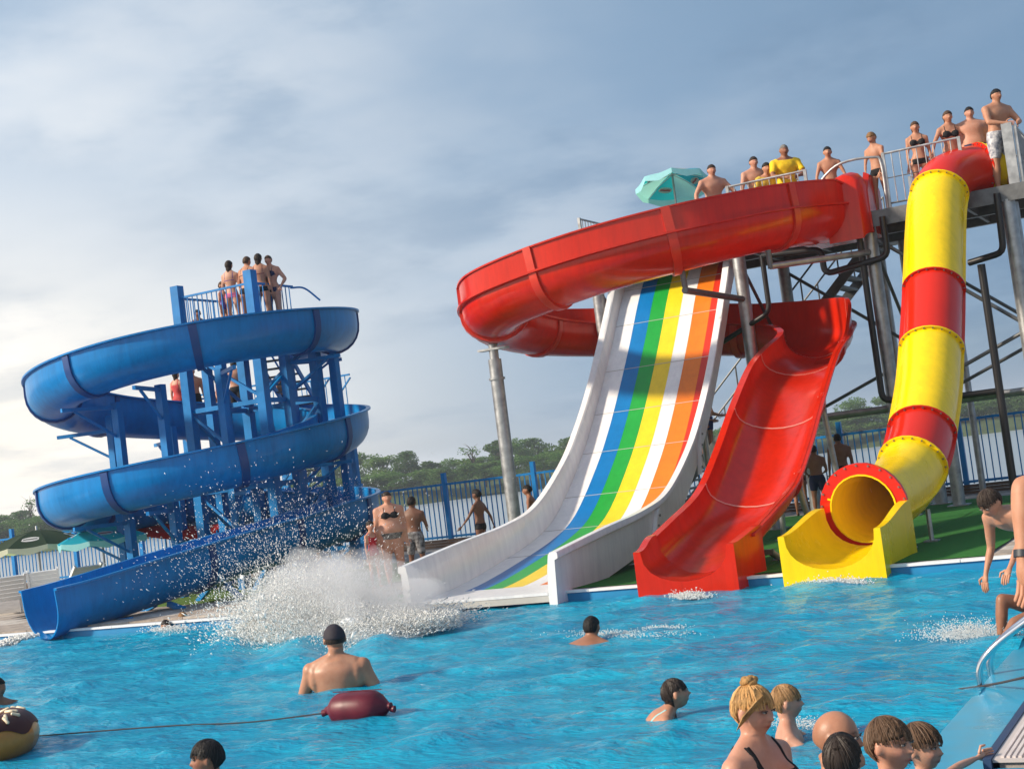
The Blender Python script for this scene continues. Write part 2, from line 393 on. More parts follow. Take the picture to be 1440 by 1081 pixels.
def water_mat():
    m = bpy.data.materials.new('pool_water'); m.use_nodes = True; nd, lk = m.node_tree.nodes, m.node_tree.links
    p = nd['Principled BSDF']; p.inputs['Roughness'].default_value = .06; p.inputs['IOR'].default_value = 1.33; p.inputs['Specular IOR Level'].default_value = .5
    t = nd.new('ShaderNodeTexCoord')
    def noise(sc, det, rough=.6, st=(1, 1, 1)):
        mp = nd.new('ShaderNodeMapping'); mp.inputs['Scale'].default_value = st; mp.inputs['Rotation'].default_value = (0, 0, -ALPHA); lk.new(t.outputs['Object'], mp.inputs[0])
        n = nd.new('ShaderNodeTexNoise'); n.inputs['Scale'].default_value = sc; n.inputs['Detail'].default_value = det; n.inputs['Roughness'].default_value = rough
        lk.new(mp.outputs[0], n.inputs[0]); return n.outputs[0]
    r = nd.new('ShaderNodeValToRGB'); e = r.color_ramp.elements
    e[0].position = .34; e[0].color = (.0015, .235, .44, 1); e[1].position = .68; e[1].color = (.006, .47, .70, 1)
    lk.new(noise(.75, 7, .66, (1, 2.2, 1)), r.inputs[0])
    # foam flecks: only where both a broad and a fine pattern peak
    a = nd.new('ShaderNodeMapRange'); lk.new(noise(.5, 3), a.inputs[0]); a.inputs[1].default_value = .55; a.inputs[2].default_value = .72
    b = nd.new('ShaderNodeMapRange'); lk.new(noise(6, 8, .72, (1, 1.6, 1)), b.inputs[0]); b.inputs[1].default_value = .60; b.inputs[2].default_value = .70
    ml = nd.new('ShaderNodeMath'); ml.operation = 'MULTIPLY'; lk.new(a.outputs[0], ml.inputs[0]); lk.new(b.outputs[0], ml.inputs[1])
    mx = nd.new('ShaderNodeMix'); mx.data_type = 'RGBA'; lk.new(ml.outputs[0], mx.inputs[0]); lk.new(r.outputs[0], mx.inputs[6]); mx.inputs[7].default_value = (.75, .85, .9, 1)
    lk.new(mx.outputs[2], p.inputs['Base Color'])
    bp = nd.new('ShaderNodeBump'); bp.inputs['Strength'].default_value = 1.0; bp.inputs['Distance'].default_value = .06
    lk.new(noise(6, 5, .6, (1, 2.2, 1)), bp.inputs['Height']); lk.new(bp.outputs[0], p.inputs['Normal'])
    tr = nd.new('ShaderNodeBsdfTransparent'); tr.inputs[0].default_value = (.55, .9, .97, 1)
    ms = nd.new('ShaderNodeMixShader'); ms.inputs[0].default_value = .20
    lk.new(p.outputs[0], ms.inputs[1]); lk.new(tr.outputs[0], ms.inputs[2]); lk.new(ms.outputs[0], nd['Material Output'].inputs[0])
    return m
M_water = water_mat()
make_water()

# ------------------------------------------------------------------ river, far bank and its trees
rv = MB(); rv.v = [np.array(p) for p in ((-700, 36, -1.5), (500, 36, -1.5), (500, 1200, -1.5), (-700, 1200, -1.5))]; rv.f = [[0, 1, 2, 3]]
M_river = mat('river_water', (.30, .34, .36), .30, .5, bump=.3, bscale=.5, stretch=(1, 1, 1)); tag(rv.build('river', M_river, smooth=False), kind='structure')
bk = MB(); BD = 235.
ln = []
for i in range(61):
    t = -1.2 + 2.4 * i / 60; ln.append(V_R0[:2] * (t * 150) + V_H[:2] * (BD + 8 * math.sin(i * .7)))
for zz, off in ((-1.9, -4), (-.6, 0), (.6, 8), (1.5, 30), (1.0, 90)): pass
bk.loft([[(p[0] + V_H[0] * off, p[1] + V_H[1] * off, zz) for zz, off in ((-2.2, -6), (-1.2, -1), (.3, 5), (1.6, 25), (2.4, 60), (-3, 120))] for p in ln], closed=False)
tag(bk.build('far_bank', mat('bank_grass', (.06, .085, .035), .95, .2, var=.4, vscale=.3)), kind='structure')
M_leaf = [mat('far_foliage_a', (.085, .16, .035), .75, .2, var=.4, vscale=.45, trans=.3), mat('far_foliage_b', (.11, .185, .05), .75, .2, var=.45, vscale=.4, trans=.25), mat('far_foliage_c', (.065, .125, .03), .75, .2, var=.45, vscale=.5, trans=.2)]
M_bark = mat('bark', (.10, .08, .06), .9, var=.3, vscale=8)
def tree_meshes(seed, h, w, kind):
    rg = np.random.default_rng(seed); nb = 11 if kind < 3 else 6
    tr = MB(); tr.tube([(0, 0, -1), (.1, .05, h * .25), (.25, -.1, h * .55), (.1, .1, h * .85)], [h * .022, h * .018, h * .012, h * .004], 6)
    cl = []
    for i in range(nb):
        a = rg.random() * 6.28; zc = h * (.34 + .56 * rg.random()); rr = w * .5 * (1.0 - .75 * abs(zc / h - .5)) * (.35 + .5 * rg.random())
        c = np.array([math.cos(a) * rr, math.sin(a) * rr, zc]); cl.append((c, w * (.15 + .11 * rg.random())))
        tr.tube([(.1, 0, zc * .55), c * .6 + np.array([0, 0, zc * .3]), c], [h * .009, h * .006, h * .002], 5)
    if kind == 3:   # bare, dead tree: branches only
        for i in range(26):
            a = rg.random() * 6.28; z0 = h * (.35 + .5 * rg.random()); L = h * (.12 + .16 * rg.random())
            p1 = np.array([math.cos(a) * L * .6, math.sin(a) * L * .6, z0 + L]); tr.tube([(.15, 0, z0), p1 * [.4, .4, 1] - np.array([0, 0, L * .4]), p1], [h * .006, h * .004, h * .0015], 4)
    cl.append((np.array([0, 0, h * .84]), w * .17)); cl.append((np.array([0, 0, h * .6]), w * .26))
    per = 300 if kind < 3 else 22; P = []
    for c, r in cl:
        d = rg.normal(size=(per, 3)); d /= np.linalg.norm(d, axis=1)[:, None]
        P.append(c + d * (r * (.45 + .6 * rg.random((per, 1)) ** .6)) * np.array([1.1, 1.1, .85]))
    P = np.vstack(P); nL = len(P); s = h * .022 * (.6 + .9 * rg.random((nL, 1)))
    u = rg.normal(size=(nL, 3)); u /= np.linalg.norm(u, axis=1)[:, None]; w_ = np.cross(u, rg.normal(size=(nL, 3))); w_ /= np.linalg.norm(w_, axis=1)[:, None]
    v = np.stack([P - u * s, P + w_ * s * .6, P + u * s, P - w_ * s * .6], 1).reshape(-1, 3)
    return mesh('trunk', tr.v, tr.f, M_bark), mesh_np('crown', v, np.arange(nL * 4).reshape(-1, 4), M_leaf[(seed + kind) % 3])
TREES = [tree_meshes(11, 12, 10, 0), tree_meshes(12, 13.5, 9, 1), tree_meshes(13, 11, 11, 2), tree_meshes(14, 15, 8.5, 0), tree_meshes(15, 13, 7, 3)]
def tree(px, ptop, d, kind, label, group):
    base = at_depth(px, 640, d); zb = 1.0 if d > 245 else .2
    hy = 664 - .126 * (px - 720); ht = max(4., CAMH + (hy - ptop) * .992 * d / FPX - zb)
    base = at_depth(px + (hy - 640) * -.126, 640, d)
    t = empty('far_tree', (base[0], base[1], zb), random.random() * 6.28, label, 'tree', group)
    h0 = (12, 13.5, 11, 15, 13)[kind]; sc = ht / h0; sx = max(sc, .72) * (.9 + .3 * random.random())
    t.scale = (sx, sx, sc)
    link('trunk', TREES[kind][0], t); link('crown', TREES[kind][1], t)
prof = [(-70, 722), (-30, 724), (0, 724), (30, 716), (62, 722), (95, 730), (135, 728), (175, 722), (220, 716), (262, 712), (300, 700), (345, 690), (390, 680), (430, 664), (468, 652), (505, 646), (540, 650), (572, 641), (605, 654), (640, 655), (668, 652), (705, 622), (730, 628), (757, 622), (800, 622), (840, 620), (880, 626), (930, 618), (980, 616), (1030, 606), (1080, 598), (1130, 588), (1165, 580), (1205, 562), (1250, 556), (1300, 566), (1350, 560), (1392, 549), (1432, 552), (1475, 548), (1520, 545)]
for i, (px, pt) in enumerate(prof):
    if 400 < px < 860: pt -= 9
    k = (0, 2, 1, 0, 3, 2, 1)[i % 7]
    if px in (705, 757, 800): k = 3 if px == 705 else 0
    tree(px, pt, 258 + 9 * ((i * 5) % 4), k, 'leafy tree in the tall row on the far river bank', 'tall trees along the far river bank')
for i in range(58):
    px = -80 + i * 28 + random.uniform(-8, 8); hy = 664 - .126 * (px - 720)
    tree(px, hy - random.uniform(4, 16), 240 + random.uniform(-3, 3), random.choice((0, 2, 2, 1)), 'low bushy tree at the waterline of the far river bank', 'low trees along the far waterline')
tree(668, 626, 250, 4, 'bare dead tree sticking up among the leafy trees on the far bank', None)
tree(48, 700, 250, 4, 'sparse bare tree above the hazy bank beyond the parasols', None)

# ------------------------------------------------------------------ blue picket fence
FY = 32.2
fence = empty('picket_fence', (-16, FY, DECK_Z), 0, 'long blue steel picket fence between the pool deck and the river', 'fence')
pk = MB().box((-.012, -.012, .22), (.012, .012, 1.66)); pkm = mesh('picket', pk.v, pk.f, M_bluesteel, False)
nP = 288
for i in range(nP):
    X = -38.5 + i * .146
    if abs(((X + 40) % 2.63) - 0) < .07: continue
    link('picket', pkm, fence, (X + 16, 0, 0))
ps = MB().box((-.055, -.055, 0), (.055, .055, 1.93)); psm = mesh('post', ps.v, ps.f, M_bluesteel, False)
for i in range(17): link('post', psm, fence, (-40 + i * 2.63 + 16, 0, 0))
for z0 in (.24, 1.60): MB().box((-24, -.03, z0), (19, .03, z0 + .055)).build('rail', M_bluesteel, fence, smooth=False)
# dark wooden kerb boards under the fence
for k in range(3): MB().box((-24, -.16, .006 + k * .07), (19, -.04 + .002 * k, .006 + k * .07 + .062)).build('kick_board', M_plank, fence, smooth=False)
# ------------------------------------------------------------------ blue spiral slide
def u_section(a, wall, d, th=.03, lip=.07, ext_l=0., n=12):
    """half-pipe: half width a, straight wall, elliptic bottom of depth d, optional extra wall on the left (u<0)"""
    inn = [(-a, ext_l)] if ext_l > .01 else []
    inn += [(-a, 0.)]
    inn += [(-a * math.cos(math.pi * k / n), -wall - d * math.sin(math.pi * k / n)) for k in range(n + 1)] + [(a, 0.)]
    A = a + th
    outr = [(A + lip, 0.), (A + lip, -.035), (A, -.045)]
    outr += [(A * math.cos(math.pi * k / n), -wall - (d + th) * math.sin(math.pi * k / n)) for k in range(n + 1)]
    outr += [(-A, -.045), (-A - lip, -.035), (-A - lip, 0.)]
    if ext_l > .01: outr += [(-A, .01), (-A, ext_l - .03), (-A - .035, ext_l - .03), (-A - .035, ext_l)]
    return inn + outr
def joint_section(a, wall, d, th=.03, ext_l=0., n=12):
    A, B = a + th - .005, a + th + .045; o = []
    top = ext_l if ext_l > .01 else -.05
    i_ = [(-A, top)] + [(-A * math.cos(math.pi * k / n), -wall - (d + th - .005) * math.sin(math.pi * k / n)) for k in range(n + 1)] + [(A, -.05)]
    o_ = [(B, -.05)] + [(B * math.cos(math.pi * k / n), -wall - (d + th + .045) * math.sin(math.pi * k / n)) for k in range(n + 1)] + [(-B, top)]
    return i_ + o_
HC = np.array([-20.78, 25.06]); HR = 3.1
TB = HC + np.array([1.08, .56])
KN = [(-720, 1.65), (-590, 2.32), (-500, 2.70), (-410, 3.05), (-320, 3.78), (-230, 4.48), (-140, 5.07), (-50, 5.64), (40, 5.97), (80, 6.08)]
ths = np.arange(80, -721, -5.)
zs = np.interp(ths, [k[0] for k in KN], [k[1] for k in KN]); zs = np.convolve(np.pad(zs, 6, mode='edge'), np.ones(13) / 13, 'valid')
hel = np.stack([HC[0] + HR * np.cos(np.radians(ths)), HC[1] + HR * np.sin(np.radians(ths)), zs], 1)
run = spline([hel[-1], (-17.74, 23.6, 1.52), (-17.98, 21.8, 1.34), (-18.28, 20.0, 1.13), (-18.6, 18.6, .95), (-18.8, 17.85, .88)], 10)[1:]
BP = resample(np.vstack([hel, run]), .14); BT, BS, BN = frames(BP)
blue = empty('blue_spiral_slide', (HC[0], HC[1], DECK_Z), 0, 'tall blue spiral water slide of open flumes winding round a blue tower', 'water slide')
OFFB = np.array([HC[0], HC[1], DECK_Z])
def addb(m, name, ma=M_blue, **k):
    m.v = [np.asarray(p, float) - OFFB for p in m.v]; return m.build(name, ma, blue, **k)
secb = lambda i: u_section(.55, .30, .56)
bj = list(range(0, len(BP) - 1, 17))
if len(BP) - 1 - bj[-1] < 9: bj.pop()
bj.append(len(BP) - 1)
for a, b_ in zip(bj[:-1], bj[1:]):
    addb(sweep(BP, BS, BN, secb, a, b_), 'flume_segment', auto=50)
    if a: addb(sweep(BP, BS, BN, lambda i: joint_section(.55, .30, .56), max(0, a - 1), a, True), 'joint_flange', mat('dark_blue_joint', (.006, .05, .20), .4), auto=40)
# water running in the bottom of the flume and pouring over the lip
M_spray = mat('running_water', (.70, .82, .90), .12, .5, var=.12, vscale=8, bump=.4, bscale=14)
# steel posts and arms carrying the flume
def post_b(x, y, z1, w=.19, z0=DECK_Z, name='post'):
    m = MB().box((x - w / 2, y - w / 2, z0), (x + w / 2, y + w / 2, z1)); return addb(m, name, M_bluesteel, smooth=False)
def rim_z(x, y, zmax):
    """lowest flume floor above (x,y) but under zmax"""
    d = np.hypot(BP[:, 0] - x, BP[:, 1] - y); return d
PLB = 5.62; pa = 1.02
corner = [(TB[0] - pa, TB[1] - pa), (TB[0] + pa, TB[1] - pa), (TB[0] + pa, TB[1] + pa), (TB[0] - pa, TB[1] + pa)]
for k, (x, y) in enumerate(corner): post_b(x, y, PLB + (1.25 if k < 2 else -.08), .21)
mids = [(TB[0], TB[1] - pa - .05), (TB[0] + pa + .05, TB[1] - .2), (TB[0] + pa + .3, TB[1] + pa + .3), (TB[0] - pa - .25, TB[1])]
for x, y in mids: post_b(x, y, PLB - .12, .18)
# outer posts under the loops with cross arms at each level
for deg in (-38, -72, -105, -160, 150, 55, 12):
    c_, s_ = math.cos(R(deg)), math.sin(R(deg)); x, y = HC[0] + (HR - .95) * c_, HC[1] + (HR - .95) * s_
    lev = []
    for turn in range(-3, 1):
        t = deg + 360 * turn
        if -720 < t < 80: lev.append(float(np.interp(t, [k[0] for k in KN], [k[1] for k in KN])) - .93)
    lev = sorted(lev)
    if not lev: continue
    post_b(x, y, lev[-1] + (.02 if deg not in (-160, 150) else .25), .17)
    for lz in lev:
        addb(MB().beam((x - .1 * c_, y - .1 * s_, lz - .09), (x + 1.3 * c_, y + 1.3 * s_, lz - .09), .07, .08), 'support_arm', M_bluesteel, smooth=False)
        addb(MB().beam((x, y, lz - .75), (x + 1.0 * c_, y + 1.0 * s_, lz - .13), .05, .05), 'arm_brace', M_bluesteel, smooth=False)
# diagonal braces of the tower
ctr = [corner[0], corner[1], corner[2], corner[3]]
for k in range(4):
    p, q = ctr[k], ctr[(k + 1) % 4]
    for z0, z1 in ((.4, 2.2), (2.3, 4.0), (4.1, PLB - .2)):
        a, c = ((p, q) if k % 2 else (q, p))
        addb(MB().beam((a[0], a[1], z0), (c[0], c[1], z1), .06, .06), 'cross_brace', M_bluesteel, smooth=False)
    for z0 in (2.25, 4.05): addb(MB().beam((p[0], p[1], z0), (q[0], q[1], z0), .08, .10), 'tower_beam', M_bluesteel, smooth=False)
# platform, boards and railings
for k in range(7): addb(MB().box((TB[0] - pa - .1 + k * .32, TB[1] - pa - .1, PLB - .06), (TB[0] - pa + .21 + k * .32, TB[1] + pa + .1, PLB)), 'platform_board', M_galvd, smooth=False)
for sx in (-1, 1): addb(MB().box((TB[0] - pa - .1, TB[1] + sx * pa - .06, PLB - .2), (TB[0] + pa + .1, TB[1] + sx * pa + .06, PLB - .063)), 'platform_beam', M_bluesteel, smooth=False)
def rail_b(p, q, z0, h=.98, step=.13, skip=False):
    p = np.array([*p, z0]); q = np.array([*q, z0 + 0.]); L = np.linalg.norm(q - p); n_ = max(2, int(L / step))
    addb(MB().beam(p + [0, 0, h], q + [0, 0, h], .045, .045), 'handrail', M_bluesteel, smooth=False)
    addb(MB().beam(p + [0, 0, .12], q + [0, 0, .12], .03, .03), 'handrail', M_bluesteel, smooth=False)
    for i in range(1, n_):
        c = p + (q - p) * i / n_; addb(MB().box(c + [-.009, -.009, .13], c + [.009, .009, h - .02]), 'baluster', M_bluesteel, smooth=False)
rail_b(corner[0], corner[1], PLB); rail_b(corner[1], (corner[1][0], corner[1][1] + 1.5), PLB); rail_b(corner[3], corner[0], PLB)
addb(MB().tube(spline([(TB[0] + pa, TB[1] + .4, PLB + .95), (TB[0] + pa + .2, TB[1] + .65, PLB + .92), (TB[0] + pa + .42, TB[1] + .9, PLB + .62)], 6), .022, 8), 'entry_handle', M_bluesteel)
# half landing and stairs behind the spiral
MIDB = 3.90; lx0, lx1, ly0, ly1 = HC[0] - 4.1, HC[0] + .5, HC[1] + 4.0, HC[1] + 5.3
for k in range(10): addb(MB().box((lx0 + k * .46, ly0, MIDB - .06), (lx0 + k * .46 + .45, ly1, MIDB)), 'landing_board', M_galvd, smooth=False)
for x in (lx0 + .1, (lx0 + lx1) / 2, lx1 - .1):
    for y in (ly0 + .08, ly1 - .08): addb(MB().box((x - .07, y - .07, DECK_Z), (x + .07, y + .07, MIDB - .062)), 'landing_post', M_bluesteel, smooth=False)
rail_b((lx0, ly1), (lx1, ly1), MIDB, .95, .15); rail_b((lx0, ly0), (lx0, ly1), MIDB, .95, .15); rail_b((lx0, ly0), (HC[0] - 1.5, ly0), MIDB, .95, .15)
def stairs_b(p0, p1, n_, w):
    p0 = np.asarray(p0, float); p1 = np.asarray(p1, float); d = nrm((p1 - p0) * [1, 1, 0]); s = np.array([-d[1], d[0], 0])
    for i in range(n_):
        c = p0 + (p1 - p0) * (i + .5) / n_; rot = np.stack([d, s, [0, 0, 1]], 1)
        m = MB().quad_box(c, (.22, w, .035), rot); addb(m, 'stair_tread', M_galvd, smooth=False)
    for sg in (-1, 1): addb(MB().beam(p0 + s * sg * w / 2, p1 + s * sg * w / 2, .04, .14), 'stringer', M_bluesteel, smooth=False); addb(MB().beam(p0 + s * sg * w / 2 + [0, 0, .85], p1 + s * sg * w / 2 + [0, 0, .85], .035, .035), 'stair_rail', M_bluesteel, smooth=False)
stairs_b((lx0 + .9, ly0 + .65, DECK_Z), (lx1 + .15, ly0 + .65, MIDB), 18, .9)
stairs_b((TB[0] - 1.1, ly0, MIDB), (TB[0] - .35, TB[1] + pa, PLB - .03), 10, .8)
# props under the straight run-out
for t in (.12, .3, .5, .68, .84, .95):
    i = int(len(BP) - 1 - (1 - t) * (len(run) / 50 * 53)); i = min(i, len(BP) - 3); p = BP[i] - BN[i] * .90
    for sg in (-1, 1):
        q = p + BS[i] * sg * .62; 
        base_z = DECK_Z if q[1] > edge_y(q[0]) + .1 else -1.24
        addb(MB().beam((q[0], q[1], base_z), p + BS[i] * sg * .2 - [0, 0, .0], .09, .09), 'strut', M_bluesteel, smooth=False)

# ------------------------------------------------------------------ red curved slide
RC = [(-6.62, 27.0, 6.04), (-6.68, 26.35, 6.0), (-7.02, 25.4, 5.92), (-7.62, 24.4, 5.80), (-8.4, 23.5, 5.62), (-9.8, 22.98, 5.43), (-11.1, 22.98, 5.25), (-12.2, 23.5, 5.1), (-12.82, 24.7, 4.95), (-12.7, 26.1, 4.8), (-11.9, 27.1, 4.66), (-10.6, 27.5, 4.48), (-9.2, 27.5, 4.28), (-8.35, 27.5, 4.14), (-7.48, 27.1, 4.0), (-7.02, 26.2, 3.82), (-6.90, 25.1, 3.56), (-6.86, 23.8, 3.17), (-6.82, 22.4, 2.45), (-6.80, 21.2, 1.72), (-6.80, 20.2, 1.20), (-6.80, 19.0, .90), (-6.81, 17.95, .66)]
RP = resample(spline(RC, 12), .13); RT, RS, RN = frames(RP)
red = empty('red_curved_slide', (-6.8, 22.0, DECK_Z), 0, 'glossy red open slide that loops from the tower and drops into the pool', 'water slide')
OFFR = np.array([-6.8, 22.0, DECK_Z])
def addr(m, name, ma=M_red, **k):
    m.v = [np.asarray(p, float) - OFFR for p in m.v]; return m.build(name, ma, red, **k)
arc = np.r_[0, np.cumsum(np.linalg.norm(np.diff(RP, axis=0), axis=1))]
i_ch = int(np.argmin(np.hypot(RP[:, 0] + 6.90, RP[:, 1] - 25.0) + 10 * (arc < 10)))
def redp(i):
    t = np.clip((i - (i_ch - 14)) / 18., 0, 1); t = t * t * (3 - 2 * t); st = np.clip(i / 8., 0, 1)
    return dict(a=.60 + .10 * t, wall=.12 - .02 * t, d=.50 - .12 * t, ext_l=max(.012, .44 * (1 - t) * (.25 + .75 * st)))
secr = lambda i: u_section(th=.03, lip=.085, **redp(i))
rj = [0]
while rj[-1] < len(RP) - 26: rj.append(rj[-1] + 17)
rj.append(len(RP) - 1)
for a, b_ in zip(rj[:-1], rj[1:]):
    addr(sweep(RP, RS, RN, secr, a, b_), 'flume_segment', auto=50)
    if a:
        q = redp(a); addr(sweep(RP, RS, RN, lambda i: joint_section(q['a'], q['wall'], q['d'], ext_l=q['ext_l']), a - 1, a), 'joint_flange', M_redlip, auto=40)
        # pale sealant line inside the joint
        def seal(i, q=q):
            n_ = 12; A = q['a'] - .002; top = q['ext_l'] if q['ext_l'] > .01 else 0
            i_ = [(-A, top)] + [(-A * math.cos(math.pi * k / n_), -q['wall'] - (q['d'] - .002) * math.sin(math.pi * k / n_)) for k in range(n_ + 1)] + [(A, 0)]
            A -= .010
            return i_ + [(A, 0)] + [(A * math.cos(math.pi * k / n_), -q['wall'] - (q['d'] - .014) * math.sin(math.pi * k / n_)) for k in range(n_ + 1)] + [(-A, top)]
        P2 = np.stack([RP[a] - RT[a] * .009, RP[a] + RT[a] * .009])
        addr(sweep(P2, np.stack([RS[a]] * 2), np.stack([RN[a]] * 2), seal, 0, 1, False), 'joint_seal', M_seamred, auto=30)
# blunt exit trough standing in the pool
def trough(y0, y1, xc0, xc1, w0, w1, a0, a1, top0, top1, fl0, fl1, bot, n=10, ns=12):
    m = MB(); rings = []
    for j in range(ns + 1):
        t = j / ns; e = t * t * (3 - 2 * t); xc = xc0 + (xc1 - xc0) * t; y = y0 + (y1 - y0) * t
        w, a, top, fl = [p + (q - p) * e for p, q in ((w0, w1), (a0, a1), (top0, top1), (fl0, fl1))]
        ring = [(-w, bot), (-w, top), (-a, top)]
        ring += [(-a * math.cos(math.pi * k / n), top - (top - fl) * math.sin(math.pi * k / n) ** .8) for k in range(1, n)]
        ring += [(a, top), (w, top), (w, bot)]
        rings.append([(xc + u, y, z) for u, z in ring])
    m.loft(rings); return m
addr(trough(17.42, 18.25, -6.82, -6.80, .70, .80, .60, .70, .60, .755, .165, .20, -.20), 'exit_lip', M_red, auto=35)
rvm = spline([(-6.8, 19.2, .24), (-6.8, 18.2, .172), (-6.82, 17.44, .075), (-6.82, 17.3, -.02)], 6)
# entry tub on the platform edge
addr(MB().loft([[(-7.12, y, 5.40), (-7.12, y, 6.40 + e), (-7.02, y, 6.46 + e), (-7.0, y, 5.50), (-5.87, y, 5.50), (-5.85, y, 6.46 + e), (-5.75, y, 6.40 + e), (-5.75, y, 5.40)] for y, e in ((27.35, -.12), (27.0, .10), (26.6, .12), (26.3, -.22))]), 'entry_tub', M_red, auto=35)
# rounded hood closing the front of the entry
hd_ = [(-6.40, 5.42), (-6.40, 6.28), (-6.36, 6.42), (-6.26, 6.52), (-6.12, 6.57), (-6.0, 6.57), (-5.88, 6.52), (-5.80, 6.42), (-5.765, 6.28), (-5.765, 5.42)]
addr(MB().loft([[(x - o_, y, z + e_) for x, z in hd_] for y, o_, e_ in ((26.30, 0, 0), (26.20, .01, -.02), (26.02, .06, -.08), (25.98, .10, -.14))]), 'entry_hood', M_red, auto=35)
# ------------------------------------------------------------------ rainbow slide
rain = empty('rainbow_slide', (-9.96, 22.0, DECK_Z), 0, 'wide steep white slide with blue green yellow orange and red stripes', 'water slide')
OFFN = np.array([-9.96, 22.0, DECK_Z])
def addn(m, name, ma=M_white, **k):
    m.v = [np.asarray(p, float) - OFFN for p in m.v]; return m.build(name, ma, rain, **k)
rim = spline([(17.50, .70), (19.2, .87), (20.8, 1.01), (21.95, 1.24), (23.2, 1.88), (24.0, 2.48), (24.8, 3.22), (25.6, 4.10), (26.4, 5.05), (27.0, 5.80), (27.5, 6.05)], 7)
flo = spline([(17.46, .165), (18.7, .22), (20.1, .41), (21.5, .66), (22.45, .98), (23.55, 1.72), (24.35, 2.40), (25.12, 3.18), (25.92, 4.06), (26.72, 5.00), (27.5, 5.75)], 7)
XL, XR = -11.26, -8.67
lanes = [('lane', M_white, .385), ('lane_stripe', M_sblue, .315), ('lane_stripe', M_sgreen, .315), ('lane_stripe', M_syel, .33), ('lane_stripe', M_white, .27), ('lane_stripe', M_sorange, .35), ('lane_stripe', M_sred, .20)]
tot = sum(l[2] for l in lanes); x = XL + .19; sc = (XR - .20 - x) / tot
n_f = len(flo); fT = np.gradient(flo, axis=0); fT /= np.linalg.norm(fT, axis=1)[:, None]
start = 5   # the painted stripes begin a little above the lip
for nm, ma, w in lanes:
    x1 = x + w * sc; m = MB(); m.loft([[(x + .001, *(flo[i])), (x1 - .001, *flo[i]), (x1 - .001, *(flo[i] - np.array([-fT[i][1], fT[i][0]]) * .04)), (x + .001, *(flo[i] - np.array([-fT[i][1], fT[i][0]]) * .04))] for i in range(start, n_f)])
    lo = addn(m, nm, ma, auto=40); x = x1
m = MB(); m.loft([[(XL + .19, *flo[i]), (XR - .20, *flo[i]), (XR - .20, flo[i][0], flo[i][1] - .04), (XL + .19, flo[i][0], flo[i][1] - .04)] for i in range(0, start + 1)]); addn(m, 'exit_apron', M_white, auto=40)
# under-tray
m = MB(); m.loft([[(XL + .16, *(flo[i] + np.array([fT[i][1], -fT[i][0]]) * .045)), (XR - .17, *(flo[i] + np.array([fT[i][1], -fT[i][0]]) * .045)), (XR - .17, *(flo[i] + np.array([fT[i][1], -fT[i][0]]) * .13)), (XL + .16, *(flo[i] + np.array([fT[i][1], -fT[i][0]]) * .13))] for i in range(n_f)]); addn(m, 'under_tray', M_whiteund, auto=40)
# side walls with a rolled top, each of four moulded lengths
for sgn, xo in ((1, XR), (-1, XL)):
    cuts = [0, 18, 34, 50, n_f - 1]
    for a, b_ in zip(cuts[:-1], cuts[1:]):
        m = MB(); rings = []
        for i in range(a, b_ + 1):
            r_ = rim[i]; f_ = flo[i]; nn = np.array([-fT[i][1], fT[i][0]]); lo_ = f_ - nn * (.14 + .0)
            if i < 3: lo_ = np.array([f_[0], -.18])
            elif i < 10: lo_ = np.array([f_[0] , -.18 + (i - 2) / 8 * (f_[1] - .14 + .18)])
            xi = xo - sgn * .19
            ring = [(xi, f_[0], f_[1] - .02), (xi + sgn * .015, *(f_ + (r_ - f_) * .55)), (xi + sgn * .045, *(f_ + (r_ - f_) * .93)), (xi + sgn * .07, *(r_)), (xo - sgn * .012, *r_), (xo, *(r_ - (r_ - f_) * .06)), (xo, *(r_ - (r_ - f_) * .16)), (xo - sgn * .05, *(r_ - (r_ - f_) * .2)), (xo - sgn * .075, *lo_), (xi, *lo_)]
            rings.append(ring if sgn > 0 else ring[::-1])
        m.loft(rings); addn(m, 'side_wall', M_white, auto=35)
# moulded joints across the slide
for i in (16, 24, 31, 38, 45, 52, 59, 65):
    m = MB(); nn = np.array([-fT[i][1], fT[i][0]]); p = flo[i] + nn * .001; q = flo[i] + fT[i] * .012 + nn * .001
    m.loft([[(xx, *p), (xx, *q), (xx, *(q + nn * .004)), (xx, *(p + nn * .004))] for xx in (XL + .192, XR - .202)]); addn(m, 'joint_line', M_seam, smooth=False)
# end plate flanges with bolts on the right wall and steel props
for i in (18, 34):
    f_, r_ = flo[i], rim[i]; nn = np.array([-fT[i][1], fT[i][0]]); lo_ = f_ - nn * .22
    m = MB(); m.loft([[(XR + .01, *(lo_ + fT[i] * o)), (XR + .01, *(r_ - (r_ - f_) * .22 + fT[i] * o)), (XR - .06, *(r_ - (r_ - f_) * .22 + fT[i] * o)), (XR - .06, *(lo_ + fT[i] * o))] for o in (-.05, .05)]); addn(m, 'wall_flange', M_white, smooth=False)
    for k in range(4):
        c = lo_ + (r_ - lo_) * (.1 + .2 * k); addn(MB().tube([(XR - .0, *c), (XR + .03, *c)], .02, 8), 'bolt', M_bolt)
for Y in (19.4, 21.2, 23.2, 25.0):
    z = float(np.interp(Y, flo[:, 0], flo[:, 1])) - .16
    for X in (XL + .4, XR - .4):
        addn(MB().tube([(X, Y, DECK_Z), (X, Y, z)], .055, 10), 'prop', M_galv)
        addn(MB().box((X - .13, Y - .13, DECK_Z), (X + .13, Y + .13, DECK_Z + .02)), 'base_plate', M_galv, smooth=False)
    addn(MB().beam((XL + .2, Y, z), (XR - .2, Y, z), .08, .1), 'cross_beam', M_galv, smooth=False)

